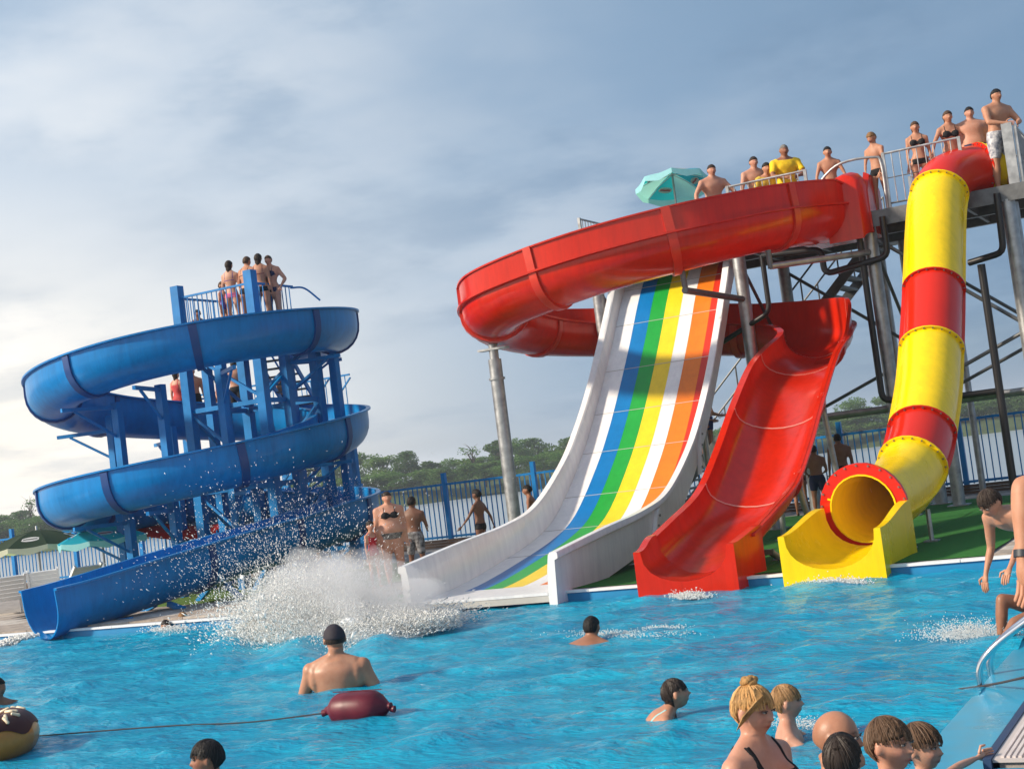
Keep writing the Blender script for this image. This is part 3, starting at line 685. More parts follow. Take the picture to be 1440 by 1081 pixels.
# ------------------------------------------------------------------ yellow and red tube slide
tubeo = empty('tube_slide', (-4.6, 22.0, DECK_Z), 0, 'closed tube slide in alternating yellow and red rings with yellow exit trough', 'water slide')
OFFT = np.array([-4.6, 22.0, DECK_Z])
def addt(m, name, ma, **k):
    m.v = [np.asarray(p, float) - OFFT for p in m.v]; return m.build(name, ma, tubeo, **k)
TC = [(-3.35, 27.25, 6.27), (-3.75, 27.1, 6.25), (-4.12, 26.72, 6.20), (-4.36, 26.2, 6.02), (-4.44, 25.7, 5.62), (-4.45, 25.1, 5.0), (-4.45, 24.5, 4.3), (-4.45, 23.87, 3.57), (-4.45, 23.3, 2.97), (-4.45, 22.7, 2.39), (-4.47, 22.05, 1.86), (-4.5, 21.45, 1.42), (-4.58, 20.8, 1.06), (-4.68, 20.1, .88), (-4.82, 19.05, .78)]
TP = resample(spline(TC, 10), .07); TT, TS, TN = frames(TP)
RT_ = .465
def tsec(ro, ri, n=28):
    """ring cross-section for a tube wall: loft outer and inner skins"""
    return None
def tube_wall(i0, i1, ro, ri, name, ma):
    n = 28; m = MB(); rings = []
    def ring(i, r): return [TP[i] + (TS[i] * math.cos(2 * math.pi * k / n) + TN[i] * math.sin(2 * math.pi * k / n)) * r for k in range(n)]
    seq = [(i, ro) for i in range(i0, i1 + 1)] + [(i, ri) for i in range(i1, i0 - 1, -1)]
    m.loft([ring(i, r) for i, r in seq] + [ring(i0, ro)], True, False); return addt(m, name, ma, auto=40)
def proj_py(p): v = np.asarray(p) - CAM; return CYP - FPX * (v @ V_UP) / (v @ V_FW)
def idx_py(y):
    py = np.array([proj_py(p) for p in TP]); return int(np.where((py > y) & (np.arange(len(TP)) > 12))[0][0])
def idx_z(z): 
    j = np.where(TP[:, 2] < z)[0]; return int(j[0])
cutz = [int(np.argmin(np.linalg.norm(TP - np.array([-3.85, 27.02, 6.24]), axis=1))), idx_py(272), idx_py(402), idx_py(490), idx_py(603), idx_py(652), len(TP) - 1]
cols = [(0, cutz[0], M_yellow2), (cutz[0], cutz[1], M_red2), (cutz[1], cutz[2], M_yellow2), (cutz[2], cutz[3], M_red2), (cutz[3], cutz[4], M_yellow2), (cutz[4], cutz[5], M_red2), (cutz[5], cutz[6], M_yellow2)]
for a, b_, ma in cols: tube_wall(a, b_, RT_, RT_ - .02, 'tube_segment', ma)
def flange(i, ro, ma, off, w=.022):
    P2 = [TP[i] + TT[i] * (off - w / 2), TP[i] + TT[i] * (off + w / 2)]; n = 28; m = MB()
    def ring(p, r): return [p + (TS[i] * math.cos(2 * math.pi * k / n) + TN[i] * math.sin(2 * math.pi * k / n)) * r for k in range(n)]
    m.loft([ring(P2[0], ro), ring(P2[1], ro), ring(P2[1], RT_ - .015), ring(P2[0], RT_ - .015), ring(P2[0], ro)], True, False)
    fo = addt(m, 'joint_flange', ma, auto=30)
    bm = MB(); nb = 22
    for k in range(nb):
        a = 2 * math.pi * (k + .5) / nb; c = TP[i] + (TS[i] * math.cos(a) + TN[i] * math.sin(a)) * (ro - .03)
        bm.tube([c + TT[i] * (off + w / 2 - .001), c + TT[i] * (off + w / 2 + .018)], .014, 6)
    bm.v = [p - OFFT for p in bm.v]; tag(bm.build('bolt', M_bolt, fo), kind='stuff')
for k, i in enumerate(cutz[:-1]):
    flange(i, RT_ + .05, cols[k][2], -.012); flange(i, RT_ + .05, cols[k + 1][2], .013)
flange(len(TP) - 1, RT_ + .15, M_red2, -.05, .06)
# longitudinal bolted seams
for a, b_, ma in cols[2:]:
    for ang in (200, 20):
        m = MB(); A = R(ang); rr = []
        for i in range(a, b_ + 1):
            d = TS[i] * math.cos(A) + TN[i] * math.sin(A); e = TS[i] * -math.sin(A) + TN[i] * math.cos(A)
            rr.append([TP[i] + d * (RT_ - .004) + e * -.012, TP[i] + d * (RT_ + .045) + e * -.012, TP[i] + d * (RT_ + .045) + e * .012, TP[i] + d * (RT_ - .004) + e * .012])
        m.loft(rr); addt(m, 'seam_flange', ma, auto=30)
addt(trough(17.48, 19.06, -4.90, -4.83, .65, .64, .57, .52, .62, .84, .165, .29, -.20, n=14), 'exit_trough', M_yellow2, auto=35)
for Y in (19.7, 20.6):
    i = int(np.argmin(np.abs(TP[:, 1] - Y) + 5 * (TP[:, 2] > 2))); p = TP[i]
    for s_ in (-.3, .3): addt(MB().tube([(p[0] + s_, Y, DECK_Z), (p[0] + s_, Y, p[2] - .40)], .035, 8), 'prop', M_galv); addt(MB().box((p[0] + s_ - .1, Y - .1, DECK_Z), (p[0] + s_ + .1, Y + .1, DECK_Z + .03)), 'base_plate', M_galv, smooth=False)
# ------------------------------------------------------------------ galvanised slide tower
tower = empty('slide_tower', (-7.4, 28.0, DECK_Z), 0, 'galvanised steel tower with railed platform carrying the rainbow, red and tube slides', 'tower')
OFFW = np.array([-7.4, 28.0, DECK_Z])
def addw(m, name, ma=M_galv, **k):
    m.v = [np.asarray(p, float) - OFFW for p in m.v]; return m.build(name, ma, tower, **k)
PZ = 5.76; PX0, PX1, PY0, PY1 = -11.7, -3.05, 26.62, 29.7
def gpost(x, y, z1, r=.13, x0=None, y0=None):
    x0 = x if x0 is None else x0; y0 = y if y0 is None else y0
    addw(MB().tube([(x0, y0, DECK_Z), (x, y, z1)], r, 14), 'post'); addw(MB().box((x0 - .2, y0 - .2, DECK_Z), (x0 + .2, y0 + .2, DECK_Z + .03)), 'base_plate', M_galv, smooth=False)
for x in (-11.45, -8.42, -5.86, -3.38):
    gpost(x, 26.48, PZ - .22, .125); gpost(x, 29.45, PZ - .22, .125)
gpost(-3.36, 26.95, PZ - .22, .10); gpost(-5.3, 28.3, PZ - .22, .12)
for y in (26.48, 28.05, 29.45): addw(MB().box((PX0, y - .07, PZ - .22), (PX1, y + .07, PZ - .052)), 'platform_beam', M_galvd, smooth=False)
addw(MB().box((PX0, 26.36, PZ - .26), (PX1, 26.405, PZ + .03)), 'fascia', M_galvd, smooth=False)
for x in np.arange(PX0 + .1, PX1, 1.06): addw(MB().box((x, 26.56, PZ - .20), (x + .06, 29.37, PZ - .06)), 'joist', M_galvd, smooth=False)
for k in range(13): addw(MB().box((PX0, 26.41 + k * .254, PZ - .05), (PX1, 26.41 + k * .254 + .246, PZ)), 'deck_board', M_plank, smooth=False)
def rail_w(p, q, h=1.05, step=.14, mid=False):
    p = np.array([*p, PZ]); q = np.array([*q, PZ]); L = np.linalg.norm(q - p); n_ = max(2, int(L / step))
    addw(MB().tube([p + [0, 0, h], q + [0, 0, h]], .022, 8), 'handrail'); addw(MB().tube([p + [0, 0, .12], q + [0, 0, .12]], .017, 8), 'handrail', M_galvd)
    addw(MB().tube([p + [0, 0, h * .56], q + [0, 0, h * .56]], .010, 6), 'handrail', M_galvd)
    for i in range(n_ + 1):
        c = p + (q - p) * i / n_; e = i in (0, n_)
        if e: addw(MB().box(c + [-.028, -.028, .003], c + [.028, .028, h + .02]), 'rail_post', M_galv, smooth=False)
        else: addw(MB().tube([c + [0, 0, .12], c + [0, 0, h - .01]], .010, 6), 'baluster')
rail_w((-5.42, 26.46), (-4.05, 26.46)); rail_w((-8.45, 26.46), (-6.9, 26.46)); rail_w((PX1 - .03, 26.46), (PX1 - .03, 29.6)); rail_w((PX0 + .05, 26.46), (PX0 + .05, 29.6)); rail_w((PX0 + .05, 29.62), (-7.4, 29.62)); rail_w((-5.6, 29.62), (PX1 - .03, 29.62))
addw(MB().box((-3.30, 26.40, PZ + .003), (-3.12, 26.46, PZ + 1.12)), 'gate_post', M_galv, smooth=False); addw(MB().box((-3.115, 26.50, PZ + .15), (-3.095, 29.4, PZ + 1.0)), 'side_panel', M_galvd, smooth=False)
# hoop handles over the slide entries
addw(MB().tube(spline([(-6.95, 26.5, PZ + .5), (-6.3, 26.42, PZ + 1.0), (-5.6, 26.42, PZ + 1.02), (-5.46, 26.42, PZ + .85), (-5.46, 26.42, PZ + .03)], 6), .025, 8), 'entry_hoop')
addw(MB().tube(spline([(-4.3, 27.3, PZ + .0), (-4.3, 27.3, PZ + .95), (-4.15, 27.3, PZ + 1.08), (-3.6, 27.3, PZ + 1.12), (-3.45, 27.3, PZ + 1.0), (-3.45, 27.3, PZ + .0)], 6), .022, 8), 'entry_hoop')
# bracing
def brace(p, q, r=.035, ma=M_galvd): addw(MB().tube([p, q], r, 8), 'brace', ma)
for (xa, xb) in ((-5.86, -3.38), (-8.42, -5.86)):
    for y in (26.48, 29.45):
        if not (y < 27 and xa < -8): 
            brace((xa, y, PZ - .4), (xb, y, 3.3)); brace((xb, y, 3.2), (xa, y, 2.2)); 
        brace((xa, y + .03, 2.15), (xb, y + .03, 2.15), .06, M_galv)
for x in (-11.45, -8.42, -5.86, -3.38):
    brace((x, 26.48, PZ - .4), (x, 29.45, 3.0)); brace((x, 26.5, 2.05), (x, 29.4, 2.05), .055); brace((x, 29.45, 2.9), (x, 26.48, 1.0))
brace((-11.45, 29.45, PZ - .4), (-8.42, 29.45, 3.0))
# black water pipes with elbows
def pipe(pts, r=.06):
    P = [np.asarray(p, float) for p in pts]; o = [P[0]]
    for a, b_, c in zip(P[:-2], P[1:-1], P[2:]):
        l1 = min(.16, np.linalg.norm(b_ - a) * .45); l2 = min(.16, np.linalg.norm(c - b_) * .45); s1 = b_ + nrm(a - b_) * l1; s2 = b_ + nrm(c - b_) * l2
        for t in (0, .25, .5, .75, 1): o.append((1 - t) ** 2 * s1 + 2 * t * (1 - t) * b_ + t * t * s2)
    o.append(P[-1]); addw(MB().tube(o, r, 10), 'water_pipe', M_blk)
pipe([(-5.55, 26.28, PZ - .12), (-5.55, 26.28, PZ - .86), (-6.75, 26.28, PZ - .98), (-6.75, 26.28, PZ - .5), (-7.9, 26.3, PZ - .42)])
pipe([(-3.52, 26.3, PZ - .1), (-3.55, 26.3, PZ - 1.15), (-4.2, 26.6, PZ - 1.2)])
pipe([(-7.9, 26.3, PZ - .4), (-7.9, 26.3, PZ - 1.5), (-9.0, 26.6, PZ - 1.9)], .05)
pipe([(-6.02, 26.3, PZ - .4), (-6.02, 26.3, 2.3), (-4.9, 26.3, 2.2), (-4.0, 26.3, 2.2)], .06)
pipe([(-3.95, 26.25, PZ - 1.3), (-3.95, 26.25, .2)], .07)
# bracket arm holding the red flume in front of the rainbow slide, and the far support pole
addr(MB().tube([(-8.42, 26.40, 4.6), (-8.5, 23.45, 4.62)], .06, 10), 'support_arm', M_galvd); addr(MB().tube([(-8.5, 23.5, 4.62), (-8.5, 23.45, 4.98)], .05, 10), 'support_stub', M_galvd)
addr(MB().tube([(-5.9, 26.38, 5.05), (-7.2, 24.4, 4.88)], .06, 10), 'support_arm', M_galv); addr(MB().tube([(-7.2, 24.4, 4.84), (-7.2, 24.38, 5.17)], .05, 10), 'support_stub', M_galvd)
POLE = (-12.85, 24.3)
addr(MB().tube([(POLE[0], POLE[1], DECK_Z), (POLE[0], POLE[1], 4.06)], .13, 14), 'support_pole', M_galv); addr(MB().tube([(POLE[0], POLE[1], 3.66), (POLE[0], POLE[1], 3.70)], .16, 14), 'pole_collar', M_galv)
addr(MB().tube([(POLE[0], POLE[1], 4.06), (POLE[0], POLE[1], 4.36)], .09, 12), 'pole_head', M_galv); addr(MB().box((POLE[0] - .3, POLE[1] - .1, 4.24), (POLE[0] + .3, POLE[1] + .1, 4.28)), 'saddle', M_galv, smooth=False)
addr(MB().box((POLE[0] - .22, POLE[1] - .22, DECK_Z), (POLE[0] + .22, POLE[1] + .22, DECK_Z + .03)), 'base_plate', M_galv, smooth=False)
for Y in (19.6, 21.4, 23.4):
    z = float(np.interp(Y, RP[::-1, 1][:60], RP[::-1, 2][:60])) - .76
    for s_ in (-.45, .45): addr(MB().tube([(-6.8 + s_ * 1.25, Y + .15, DECK_Z), (-6.8 + s_, Y, z)], .05, 10), 'prop', M_galv); addr(MB().box((-6.8 + s_ * 1.25 - .12, Y + .03, DECK_Z), (-6.8 + s_ * 1.25 + .12, Y + .27, DECK_Z + .025)), 'base_plate', M_galv, smooth=False)
    addr(MB().beam((-7.3, Y, z), (-6.3, Y, z), .08, .08), 'cross_beam', M_galv, smooth=False)
# stair flight behind the tower
S0, S1 = np.array([-12.4, 30.45, DECK_Z]), np.array([-6.5, 30.45, PZ])
for i in range(32):
    c = S0 + (S1 - S0) * (i + 1) / 32; addw(MB().quad_box(c - [0, 0, .02], (.25, 1.3, .04)), 'stair_tread', M_galvd, smooth=False)
for s_ in (-.68, .68):
    addw(MB().beam(S0 + [0, s_, 0], S1 + [0, s_, 0], .06, .2), 'stringer', M_galvd, smooth=False)
    addw(MB().tube([S0 + [0, s_, 1.0], S1 + [0, s_, 1.0]], .022, 8), 'stair_rail', M_galvd)
    for t in np.linspace(0, 1, 8): c = S0 + (S1 - S0) * t + [0, s_, 0]; addw(MB().tube([c, c + [0, 0, 1.0]], .018, 8), 'rail_post', M_galvd)
addw(MB().box((-6.9, 29.75, PZ - .08), (-5.2, 31.2, PZ)), 'landing', M_galvd, smooth=False)
for x in (-6.7, -5.3): addw(MB().tube([(x, 31.1, DECK_Z), (x, 31.1, PZ - .08)], .07, 10), 'post')
# ------------------------------------------------------------------ people
def ico(n):
    t = (1 + 5 ** .5) / 2
    v = [nrm(p) for p in ((-1, t, 0), (1, t, 0), (-1, -t, 0), (1, -t, 0), (0, -1, t), (0, 1, t), (0, -1, -t), (0, 1, -t), (t, 0, -1), (t, 0, 1), (-t, 0, -1), (-t, 0, 1))]
    f = [(0, 11, 5), (0, 5, 1), (0, 1, 7), (0, 7, 10), (0, 10, 11), (1, 5, 9), (5, 11, 4), (11, 10, 2), (10, 7, 6), (7, 1, 8), (3, 9, 4), (3, 4, 2), (3, 2, 6), (3, 6, 8), (3, 8, 9), (4, 9, 5), (2, 4, 11), (6, 2, 10), (8, 6, 7), (9, 8, 1)]
    for _ in range(n):
        c = {}; nf = []
        def mid(a, b):
            k = (min(a, b), max(a, b))
            if k not in c: v.append(nrm(v[a] + v[b])); c[k] = len(v) - 1
            return c[k]
        for a, b, d in f:
            x, y, z = mid(a, b), mid(b, d), mid(d, a); nf += [(a, x, z), (b, y, x), (d, z, y), (x, y, z)]
        f = nf
    return np.array(v), np.array(f)
ICO = {n: ico(n) for n in (3, 4, 5)}
def sm(x, a, b): t = np.clip((x - a) / (b - a), 0, 1); return t * t * (3 - 2 * t)
def head_shape(p, fem=0., child=0., dp=1.):
    """unit sphere directions -> head surface (height 1, face towards -Y)"""
    x, y, z = p[:, 0].copy(), p[:, 1].copy(), p[:, 2].copy()
    dn = np.clip(-z, 0, 1); upz = np.clip(z, 0, 1)
    w = .345 * (1 - (.34 + .06 * fem) * dn ** 1.5) * (1 + .02 * upz)
    dep = np.where(y > 0, .45 * (1 - .62 * sm(dn, .15, .8)), .405)
    X = x * w * (1 + .06 * np.clip(y, 0, 1)); Y = y * dep; Z = z * np.where(z > 0, .48, .50 - .02 * child)
    Y = Y + .045 - .05 * dn * (y < .2)
    fr = sm(-y, .1, .6)
    def g(cx, cz, sx, sz): return np.exp(-((X - cx) / sx) ** 2 - ((Z - cz) / sz) ** 2) * fr
    d = 0.
    d += .105 * g(0, -.115, .048, .05) + .06 * g(0, -.03, .036, .09) + .03 * (g(.05, -.13, .03, .03) + g(-.05, -.13, .03, .03))
    d += -.062 * dp * (g(.145, .03, .085, .055) + g(-.145, .03, .085, .055)) + .022 * (g(.14, .115, .10, .035) + g(-.14, .115, .10, .035))
    d += .022 * (g(.2, -.10, .09, .08) + g(-.2, -.10, .09, .08)) + .03 * child * (g(.19, -.17, .1, .09) + g(-.19, -.17, .1, .09))
    d += .050 * g(0, -.243, .10, .024) + .050 * g(0, -.296, .085, .024) - .045 * g(0, -.268, .11, .012) - .018 * g(0, -.335, .09, .022)
    d += .04 * g(0, -.43, .09, .07) + .012 * g(0, .3, .2, .12)
    Y = Y - d
    return np.stack([X, Y, Z], 1)
def scalp(p, style):
    """signed hairline measure on unit sphere directions (>0 = hair)"""
    x, y, z = p[:, 0], p[:, 1], p[:, 2]
    front = .36 - .10 * np.abs(x)          # forehead line
    side = .16 - .28 * sm(y, .14, .42)      # above the ear
    back = -.52 if style != 'buzz' else -.40
    line = np.where(y < -.35, front, np.where(y < .2, side + (front - side) * sm(-y, .10, .62), side + (back - side) * sm(y, .22, .6)))
    return z - line
M_skin = {}
def skin_mat(name, col, wet):
    if name in M_skin: return M_skin[name]
    m = bpy.data.materials.new('skin_' + name); m.use_nodes = True; nd, lk = m.node_tree.nodes, m.node_tree.links; p = nd['Principled BSDF']
    at = nd.new('ShaderNodeAttribute'); at.attribute_name = 'tint'
    t = nd.new('ShaderNodeTexCoord'); n = nd.new('ShaderNodeTexNoise'); n.inputs['Scale'].default_value = 7; n.inputs['Detail'].default_value = 9; n.inputs['Roughness'].default_value = .68; lk.new(t.outputs['Object'], n.inputs[0])
    r = nd.new('ShaderNodeValToRGB'); r.color_ramp.elements[0].position = .3; r.color_ramp.elements[1].position = .7
    r.color_ramp.elements[0].color = (*[c * k for c, k in zip(col, (.86, .72, .68))], 1); r.color_ramp.elements[1].color = (*[c * k for c, k in zip(col, (1.08, 1.08, 1.1))], 1); lk.new(n.outputs[0], r.inputs[0])
    mx = nd.new('ShaderNodeMix'); mx.data_type = 'RGBA'; mx.blend_type = 'MULTIPLY'; mx.inputs[0].default_value = 1; lk.new(r.outputs[0], mx.inputs[6]); lk.new(at.outputs[0], mx.inputs[7]); lk.new(mx.outputs[2], p.inputs['Base Color'])
    p.inputs['Roughness'].default_value = .42 if wet else .55; p.inputs['Specular IOR Level'].default_value = .35
    p.inputs['Subsurface Weight'].default_value = .12; p.inputs['Subsurface Radius'].default_value = (.012, .005, .003); p.inputs['Subsurface Scale'].default_value = 1.0
    n2 = nd.new('ShaderNodeTexNoise'); n2.inputs['Scale'].default_value = 120; lk.new(t.outputs['Object'], n2.inputs[0]); b = nd.new('ShaderNodeBump'); b.inputs['Strength'].default_value = .12; b.inputs['Distance'].default_value = .004; lk.new(n2.outputs[0], b.inputs['Height']); lk.new(b.outputs[0], p.inputs['Normal'])
    M_skin[name] = m; return m
SK = dict(fair=(.53, .30, .205), tan=(.44, .23, .145), brown=(.28, .135, .08), dark=(.155, .078, .05), pink=(.51, .275, .19))
HAIRC = dict(black=(.012, .010, .010), dark=(.028, .018, .013), brown=(.075, .042, .024), blond=(.36, .20, .075), fair=(.22, .12, .05), grey=(.16, .15, .14), wet=(.02, .013, .010))
def hair_mat(c):
    return mat('hair_' + c, HAIRC[c], .55 if c != 'wet' else .30, .22, var=.5, vscale=26, bump=.7, bscale=75, stretch=(1, 1, .18))
def cloth_mat(n_, c, c2=None): return mat('cloth_' + n_, c, .75, .25, var=.15 if c2 is None else .9, vscale=14, col2=c2, detail=2)
def rotm(rx=0, ry=0, rz=0): return np.array(Matrix.Rotation(rz, 3, 'Z') @ Matrix.Rotation(ry, 3, 'Y') @ Matrix.Rotation(rx, 3, 'X'))
def seg_dist(V, a, b):
    ab = b - a; t = np.clip(((V - a) @ ab) / (ab @ ab), 0, 1); return np.linalg.norm(V - (a + t[:, None] * ab), axis=1), ((V - a) @ ab) / (ab @ ab)
POSES = dict(
    stand=dict(arm=((.16, -.02, -1), (.06, -.16, -1)), leg=((.06, 0, -1), (.02, .03, -1))),
    lean=dict(lean=26, arm=((.34, -.36, -.86), (.10, -.42, -.9)), leg=((.08, .03, -1), (.02, .05, -1))),
    cross=dict(lean=22, arm=((.30, -.62, -.75), (-.72, -.68, -.12)), leg=((.08, .03, -1), (.02, .05, -1))),
    hips=dict(lean=4, arm=((.55, .10, -.85), (-.35, -.55, -.75)), leg=((.08, 0, -1), (.03, .03, -1))),
    hold=dict(lean=6, arm=((.20, -.35, -.95), (-.30, -.85, -.15)), leg=((.08, 0, -1), (.03, .03, -1))),
    swim=dict(arm=((.55, -.65, -.5), (.2, -.9, -.2)), leg=((.12, .2, -1), (.05, .35, -1))),
)
PEOPLE = []
def person(label, head_px, depth, face=0., h=1.7, sex='m', skin='tan', hair='short', hairc='dark', wear=('trunks',), wearc=((.02, .03, .08),), pose='stand', build=1., belly=0., turn=0., nod=0., tilt=0., child=0., near=False, group=None, wet=False, ground=None, over=None, part_labels=None, cap=None, twist=0., sidelean=0., extra=None, rootrot=None):
    q = dict(POSES[pose]); q.update(over or {})
    fem = 1. if sex == 'f' else 0.; hs = 1. + .32 * child; B = build * (1 - .08 * fem) * (1 - .10 * child)
    vox = (.0095 if near else .017) * (1 if h > 1.3 else .9)
    mb = MB()
    lean, ang = R(q.get('lean', 0)), 0
    up1 = rotm(lean * .45, R(sidelean) * .5, 0); up2 = rotm(lean, R(sidelean), R(twist))
    pel = np.array([0, 0, .53]); mid_ = pel + up1 @ np.array([0, 0, .13]); chest = mid_ + up2 @ np.array([0, 0, .17])   # chest = neck base
    def frame(s):
        if s < .43: t = max(s, -.3) / .43; c = pel + (mid_ - pel) * t; rr = up1
        else: t = (s - .43) / .57; c = mid_ + (chest - mid_) * t; rr = up2
        return c, rr
    sw = (1.06 if fem < .5 else .93) * (1 - .06 * child)
    prof = [(-.16, .050, .048, 0), (-.08, .088 + .006 * fem, .062, 0), (.03, .098 + .010 * fem, .070, 0), (.14, .095 + .006 * fem, .067, -.004), (.30, .086 - .010 * fem, .060, -.006), (.42, .087 - .010 * fem, .060, -.004), (.58, .097 - .004 * fem, .066, 0), (.74, .108 * sw, .070, .002), (.86, .106 * sw, .064, .006), (.95, .085 * sw, .050, .008), (1.02, .050, .042, .010)]
    prof = spline(prof, 3)
    rings = []
    for s, a, b_, yo in prof:
        c, rr = frame(s); bl = belly * math.exp(-((s - .25) / .22) ** 2); a_ = a * B * (1 + .8 * bl); d_ = b_ * B * (1 + bl)
        rings.append([c + rr @ np.array([a_ * math.copysign(abs(math.cos(t)) ** .85, math.cos(t)), d_ * math.sin(t) + yo - (bl * .03 if math.sin(t) < 0 else 0), 0]) for t in np.linspace(0, 2 * math.pi, 40, endpoint=False)])
    mb.loft(rings)
    bones = {}
    def limb(nm, pts, rads, n=12):
        mb.tube(sum([[pts[i] + (pts[i + 1] - pts[i]) * t for t in (0, .33, .66)] for i in range(len(pts) - 1)], []) + [pts[-1]], list(np.interp(np.linspace(0, len(pts) - 1, 3 * (len(pts) - 1) + 1), np.linspace(0, len(pts) - 1, len(rads)), rads)), n)
        mb.ell(pts[0], [rads[0]] * 3, 10, 6); mb.ell(pts[-1], [rads[-1]] * 3, 10, 6)
    if fem and not child > .5:
        for s_ in (-1, 1): c, rr = frame(.70); mb.ell(c + rr @ np.array([s_ * .048, -.050 * B, 0]), (.042, .038, .043), 12, 8)
    nk0 = frame(1.0)[0]; shc, rr = frame(.91); fing = MB(); arms = {}
    mb.tube([shc + rr @ np.array([x_ * .108 * sw * (.5 + .5 * B), .004, -.014 + .012 * (1 - abs(x_))]) for x_ in (-1, -.5, 0, .5, 1)], [.036 * B, .046 * B, .05 * B, .046 * B, .036 * B], 14)
    for s_ in (-1, 1):
        mb.tube([nk0 + rr @ np.array([s_ * .012, .010, .012]), shc + rr @ np.array([s_ * .09 * sw * (.5 + .5 * B), .010, .004])], [.034, .030 * B], 12); mb.ell(frame(.76)[0] + rr @ np.array([s_ * .088 * sw * B, .008, 0]), (.032 * B, .048 * B, .075), 12, 8, rr)
        key = 'armR' if s_ < 0 else 'armL'; up_, fo_ = q.get(key, q['arm']); ml = np.array([s_, 1, 1])
        sh = shc + rr @ np.array([s_ * .113 * sw * (.5 + .5 * B), .004, -.012]); ud = rr @ nrm(np.array(up_) * ml); fd = rr @ nrm(np.array(fo_) * ml)
        el = sh + ud * .172; wr = el + fd * .146
        limb('a', [sh, el], [.036 * B, .030 * B, .031 * B, .027 * B, .023 * B]); limb('f', [el, wr], [.0235 * B, .025 * B, .022 * B, .017 * B, .0155 * B]); mb.ell(sh + rr @ np.array([s_ * .002, 0, .002]), (.038 * B, .037 * B, .036 * B), 10, 8)
        bones['u' + key] = (sh, el); bones['f' + key] = (el, wr)
        # hand: palm and five fingers
        hd = q.get('hand' + key[-1], None); hdv = rr @ nrm(np.array(hd) * ml) if hd is not None else fd
        side = np.cross(hdv, rr @ np.array([0, -1., 0])); side = nrm(side) if np.linalg.norm(side) > .2 else nrm(rr @ np.array([1., 0, 0])); pn = nrm(np.cross(side, hdv))
        pc = wr + hdv * .028; mb.ell(pc, (.026, .013, .030), 10, 8, np.stack([side, pn, hdv], 1)); mb.tube([wr, pc], [.0155 * B, .016], 8)
        fr_ = .0052 if not near else .0055
        for k, (o, L) in enumerate(((-.018, .040), (-.0065, .046), (.0055, .043), (.0165, .034))):
            b0 = pc + hdv * .020 + side * o; p1 = b0 + hdv * L * .5 + pn * .004; p2 = p1 + nrm(hdv + pn * .55) * L * .5
            fing.tube([b0 - hdv * .008, b0, p1, p2, p2 + nrm(hdv + pn * .8) * .003], [fr_ * 1.1, fr_ * 1.1, fr_, fr_ * .8, fr_ * .3], 6)
        tb = wr + hdv * .014 - side * .018 * 1; th1 = tb + nrm(hdv * .6 - side * .8) * .026; fing.tube([tb + side * .006, tb, th1, th1 + nrm(hdv + pn * .3) * .022, th1 + nrm(hdv + pn * .3) * .026], [.007, .0068, .006, .0048, .002], 6)
        arms[key] = (sh, el, wr)
    for s_ in (-1, 1):
        key = 'legR' if s_ < 0 else 'legL'; th_, sn_ = q.get(key, q['leg']); ml = np.array([s_, 1, 1])
        hp = pel + np.array([s_ * .053, 0, -.02]); td = nrm(np.array(th_) * ml); sd_ = nrm(np.array(sn_) * ml)
        kn = hp + td * .235; an = kn + sd_ * .235
        limb('t', [hp, kn], [.060 * B, .058 * B, .050 * B, .041 * B, .035 * B]); limb('c', [kn, an], [.034 * B, .037 * B, .034 * B, .025 * B, .020 * B])
        fdv = q.get('foot', (0, -1, -.12)); fdv = nrm(np.array(fdv)); heel = an - fdv * .018 + sd_ * .018
        mb.tube([heel, an + sd_ * .016 + fdv * .03, an + sd_ * .024 + fdv * .075, an + sd_ * .026 + fdv * .108], [.020, .023, .021, .012], 10); mb.ell(heel, [.020] * 3, 8, 6)
        bones['t' + key] = (hp, kn); bones['s' + key] = (kn, an)
    # neck and head
    nk, rr = frame(1.0); hR = rr @ rotm(0, 0, 0); HH = .132 * hs
    upw = nrm(.45 * (rr @ np.array([0, 0, 1.])) + .55 * np.array([0, 0, 1.])); hc = nk + upw * (.030 + HH * .52) + rr @ np.array([0, -.012, 0])
    Rh = rotm(0, 0, R(twist) + R(turn)) @ rotm(R(nod), R(tilt), 0)
    mb.tube([nk - upw * .03, nk + upw * .02, hc + Rh @ np.array([0, .02, -HH * .25])], [.046 * (.5 + .5 * B), (.036 - .005 * fem) * (.5 + .5 * B), .036 - .004 * fem], 14)
    hv, hf = ICO[5 if near else 4]; hp_ = head_shape(hv, fem, child, 1. if near else .45) * HH; b0 = len(mb.v); mb.v += list(hc + hp_ @ Rh.T); mb.f += [[b0 + i for i in t] for t in hf]
    for s_ in (-1, 1):
        er = Rh @ rotm(R(10), 0, R(s_ * -22)); mb.ell(hc + Rh @ (np.array([s_ * .375, .05, -.03]) * HH), np.array([.045, .085, .135]) * HH, 10, 8, er)
    # metres
    V = np.array(mb.v) * h; tmp = bpy.data.objects.new('tmp', mesh('tmp', V, mb.f, [])); COL.objects.link(tmp)
    mo = tmp.modifiers.new('r', 'REMESH'); mo.mode = 'VOXEL'; mo.voxel_size = vox; mo.use_smooth_shade = True
    
    dg = bpy.context.evaluated_depsgraph_get(); me0 = bpy.data.meshes.new_from_object(tmp.evaluated_get(dg)); bpy.data.objects.remove(tmp)
    nv = len(me0.vertices); co = np.empty(nv * 3, np.float32); me0.vertices.foreach_get('co', co); co = co.reshape(-1, 3).astype(float)
    faces = [tuple(p.vertices) for p in me0.polygons]
    ed = np.empty(len(me0.edges) * 2, np.int32); me0.edges.foreach_get('vertices', ed); ed = ed.reshape(-1, 2)
    deg = np.bincount(ed.ravel(), minlength=nv)[:, None].astype(float)
